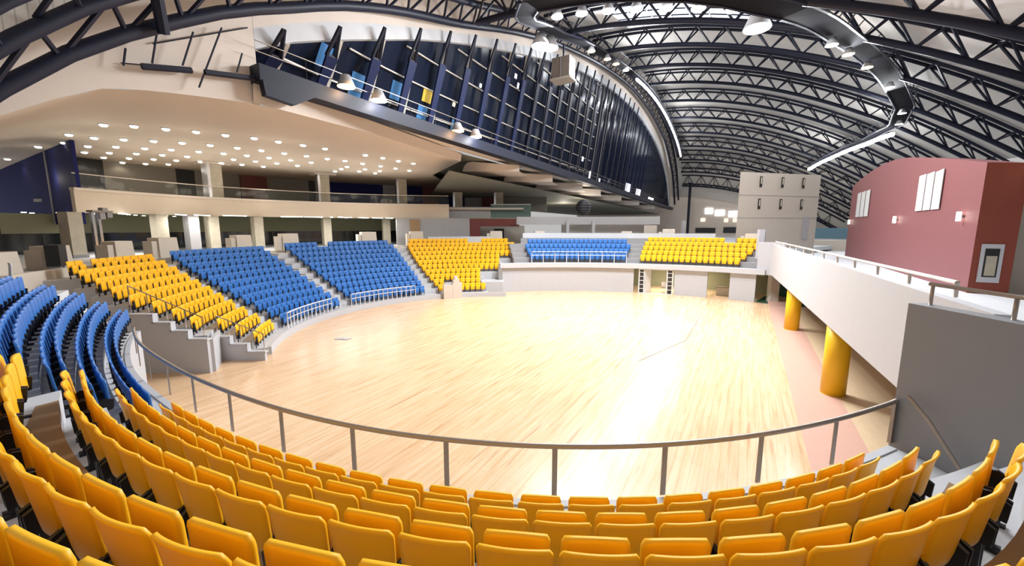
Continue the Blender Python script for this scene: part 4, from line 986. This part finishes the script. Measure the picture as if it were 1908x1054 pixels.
for i, (s, t) in enumerate([(35, 3.9), (38.5, 5.3), (43, 7.2), (49.5, 10), (60, 13.4), (66, 14.6)]): flood(s, t, roofz(s, t)-1.2, f'small floodlight on the looping roof catwalk, {ORD[i+1]} from its near end', i in (1, 2), sc=.9)
for i, (s, z, w_) in enumerate([(15.0, 13.9, True), (17.2, 13.75, False), (24.6, 13.5, True), (26.9, 13.5, False)]):
    flood(s, -19.2, z, ['orange glowing floodlight at the near end of the navy beam', 'white floodlight on the navy beam next to the orange one', 'second orange floodlight on the navy beam', 'white floodlight on the navy beam beyond the second orange one'][i], w_, 'floodlights on the navy beam', 1.15)
def strip(name, label, T, n, drop, wdt, m):
    P = dens(T, n)
    for i in range(n):
        (s0, t0), (s1, t1) = P[i], P[i+1]
        a = Vector(W(s0, t0, roofz(s0, t0)-drop)); b_ = Vector(W(s1, t1, roofz(s1, t1)-drop)); d_ = (b_-a)
        b_ = a+d_*.86; mb = MB(); mb.tube([a, b_], wdt, 4)
        tag(mb.build(name, m), label(i), 'strip light', 'strip lights on the catwalks')
strip('strip_light', lambda i: f'bright white strip light curving along the window head, {ORD[i+1]} from the warm floodlights', [(64, -16.0), (80, -16.0), (96, -16.0), (112, -16.0)], 12, 1.0, .2, M_lam)
strip('strip_light', lambda i: f'bright white strip light on the looping catwalk above the beige tower, {ORD[i+1]} from the bend', [(71, 15.2), (82, 14.5), (94, 12.6), (106, 10.0)], 10, 1.5, .30, M_lam)

# ------------------------------------------------------------------ distant end of the hall
mb = MB(); mb.face([W(128, -50, 3.9), W(128, 34, 3.9), W(128, 34, 24), W(128, -50, 24)]); struct('wall_distant', mb, M_fas)
mb = MB(); mb.face([W(20, -60, 3.85), W(128, -60, 3.85), W(128, 34, 3.85), W(60, 34, 3.85), W(60, 10, 3.85), W(52, -8, 3.85), W(36, -60, 3.85)]); struct('floor_distant', mb, M_con)
mb = MB(); mb.tube([W(121, -14.5, 3.9), W(121, -14.5, 18.5)], .35, 8); tag(mb.build('end_post', M_nav), 'dark upright post at the far end of the great window', 'post')
for i, (t0, t1, z0, z1, m) in enumerate([(-11, -9, 10.2, 11.8, M_lit), (-8.4, -6, 9.6, 11.2, M_lit), (-5, -2.5, 9.2, 10.8, M_lit), (-1.6, 1.2, 8.6, 10.6, M_lit), (-12, -10.8, 8.0, 9.0, M_ltw), (-6, -5, 7.8, 8.8, M_ltw), (-3.8, -2.8, 7.8, 8.8, M_ltw), (1.5, 2.5, 7.8, 8.8, M_ltw), (3.2, 5.2, 7.6, 9.0, M_ltw), (15.5, 16.4, 7.7, 8.6, M_ltw), (17.6, 18.5, 7.7, 8.6, M_ltw), (-13.2, -8.0, 4.8, 6.2, M_dgl), (-6.0, 1.0, 4.8, 6.4, M_dgl)]):
    mb = MB(); mb.plate([W(127.7, t0, z0), W(127.7, t1, z0), W(127.7, t1, z1), W(127.7, t0, z1)], -.1); struct(f'window_{i+3}', mb, m)
# rooms behind the far stands
def bx(name, s0, s1, t0, t1, z0, z1, m): mb = MB(); mb.prism([W(s0, t0)[:2], W(s1, t0)[:2], W(s1, t1)[:2], W(s0, t1)[:2]], z0, z1); return struct(name, mb, m)
mb = MB(); arcblk(mb, pc, 119, 99, RB+3.2, RB+3.5, 4.3, 7.45, 10); struct('wall_corner_grey', mb, M_mgr)
mb = MB(); arcblk(mb, pc, 115.4, 112.8, RB+3.05, RB+3.2, 4.3, 7.3, 2); struct('door_1', mb, M_brn)
mb = MB(); arcblk(mb, pc, 99, 85, RB+3.6, RB+3.8, 6.5, 7.4, 6); struct('wall_maroon', mb, M_maroon)
mb = MB(); arcblk(mb, pc, 99, 96, RB+3.4, RB+3.6, 4.3, 7.4, 2); struct('wall_maroon_side', mb, M_maroon)
mb = MB(); arcblk(mb, pc, 96, 84, RB+6.5, RB+6.7, 4.3, 6.6, 6); struct('wall_niche', mb, M_bei)
mb = MB(); arcblk(mb, pc, 92, 89.5, RB+6.3, RB+6.5, 4.3, 6.2, 2); struct('door_2', mb, M_drk)
mb = MB(); arcblk(mb, pe, 88, 70, RW+9, RW+9.3, 4.3, 7.0, 10); struct('wall_hall_end', mb, M_bei)
mb = MB(); arcblk(mb, pe, 98, 68, RW+7.5, RW+8.1, 6.7, 7.6, 12); struct('wall_balcony', mb, M_mgr)
mb = MB(); arcblk(mb, pe, 71, 68.5, RW+6.0, RW+9, 4.3, 6.6, 3); struct('wall_curved_screen', mb, M_bei)
mb = MB(); arcblk(mb, pe, 97.5, 57, RW+4.70, RW+4.75, 5.21, 5.75, 20); tag(mb.build('glass_screen', glass_mat('screen_glass', (.75, .78, .82), .7)), 'low glass screen along the wall behind the raised seats', 'screen')
mb = MB(); arcblk(mb, pc, 112, 93, RB-.16, RB-.10, 4.44, 5.35, 10); tag(mb.build('glass_screen', glass_mat('screen_glass_b', (.75, .78, .82), .7)), 'low glass screen behind the top row of the far yellow seats', 'screen')
for i, (th, r_, lab) in enumerate(((87.0, RW+7.0, 'thin grey post beside the dark ball behind the raised blue seats'), (81.5, RW+7.0, 'thin pale post behind the raised blue seats, second from the dark ball'), (63.5, RW+8, 'tall grey post behind the end yellow seats'))):
    mb = MB(); mb.box((0, 0, 1.4), (.35, .35, 2.8)); tag(mb.build('grey_post', M_mgr, None, False, (*pe(th, r_), 4.3)), lab, 'post')
mb = MB()
for j in range(9):
    a0 = -PI/2+PI*j/9; a1 = -PI/2+PI*(j+1)/9; mb.cyl((0, 0, .9*math.sin(a0)), .9*math.cos(a0)+.001, .9*(math.sin(a1)-math.sin(a0)), 18, .9*math.cos(a1)+.001)
tag(mb.build('dark_ball', M_blk, None, True, (*pe(83.6, RW+8), 8.7)), 'dark round ball on the balcony behind the raised blue seats', 'ball')
bx('wall_teal', 62, 63, 6, 14, 5.0, 6.3, mat('teal_paint', (.12, .22, .28), .5))
bx('wall_cream', 58, 58.6, 4, 16, 3.7, 4.9, M_ped)

# ------------------------------------------------------------------ lights
def lamp(kind, loc, power, col=(1, 1, 1), size=1.0, aim=None, spread=None, angle=None):
    ld = bpy.data.lights.new('lamp', kind); ld.energy = power; ld.color = col
    if kind == 'AREA':
        ld.shape = 'DISK'; ld.size = size
        if spread: ld.spread = spread
    elif kind == 'SPOT': ld.spot_size = angle or R_(100); ld.spot_blend = .6; ld.shadow_soft_size = size
    else: ld.shadow_soft_size = size
    o = bpy.data.objects.new('lamp', ld); COL.objects.link(o); o.location = loc
    if aim is not None: o.rotation_euler = (Vector(aim)-Vector(loc)).to_track_quat('-Z', 'Y').to_euler()
    return o
COOL = (.94, .97, 1.0)
for s, t in FL: lamp('AREA', W(s, t, roofz(s, t)-1.4), 1150, COOL, .9, W(21, -8, 0))
for s, t, aim in ((33.5, -15.6, W(20, -8, 0)), (46, -15.3, W(26, -10, 0)), (62, -15.2, W(40, -9, 3)), (80, -15.2, W(70, -5, 4)), (100, -15, W(95, 0, 4)), (40, 6, W(30, -5, 0)), (54, 11, W(40, 0, 2)), (70, 14, W(70, 3, 4)), (90, 13, W(88, 2, 4))):
    lamp('AREA', W(s, t, roofz(s, t)-1.4), 1500, COOL, 1.0, aim)
for s, t in ((27, -12), (27, -5), (31, 1), (40, -14), (44, 6), (56, -14), (60, 11), (74, -14), (76, 13), (92, -13), (96, 10)):
    lamp('POINT', W(s, t, roofz(s, t)-2.2), 900, COOL, .5)  # points added below the catwalk lights to brighten the roof
for i, (x, y) in enumerate(DLP):
    if i % 2 == 0: lamp('SPOT', (x, y, ZS-.12), 120, (1, .88, .70), .15, (x, y, 0), angle=R_(150))
    if i % 3 == 0: lamp('POINT', (x, y, ZS-2.3), 42, (1, .88, .72), .3)  # added fill point with no fixture, lifts the soffit
for x, y, a in TL: lamp('AREA', (x, y, 7.36), 90, (1, .97, .9), .6, (x, y, 0))
for s, z, c_ in ((15.0, 13.9, (1, .6, .3)), (17.2, 13.8, (1, 1, 1)), (24.6, 13.5, (1, .6, .3)), (26.9, 13.5, (1, 1, 1))): lamp('POINT', W(s, -18.8, z-.3), 120, c_, .2)
# storeroom and under-walkway lamps
lamp('AREA', (*pe(60, RW+3), 2.3), 160, (1, .95, .8), .5, (*pe(60, RW+3), 0)); lamp('AREA', (*pe(67, RW+2.5), 2.3), 150, (1, .98, .85), .5, (*pe(67, RW+2.5), 0))

for s, t in ((112, -8), (112, 8), (70, -30), (60, -22)): lamp('POINT', W(s, t, 9.0), 700, (1, .9, .75), .5)  # added fill points brightening the distant hall, no fixtures there
wd = bpy.data.worlds.new('world'); S.world = wd; wd.use_nodes = True
bg = wd.node_tree.nodes['Background']; bg.inputs[0].default_value = (.95, .93, .92, 1); bg.inputs[1].default_value = 0.54

S.view_settings.view_transform = 'Standard'; S.view_settings.look = 'None'; S.view_settings.gamma = 1.0; S.view_settings.use_curve_mapping = False
S.view_settings.exposure = 0.0
S.cycles.use_denoising = True
S.cycles.max_bounces = 6; S.cycles.diffuse_bounces = 3; S.cycles.glossy_bounces = 3; S.cycles.transparent_max_bounces = 8
S.cycles.sample_clamp_indirect = 4.0
print('COUNTS', COUNT, {k: len(v) for k, v in STUFF.items()})
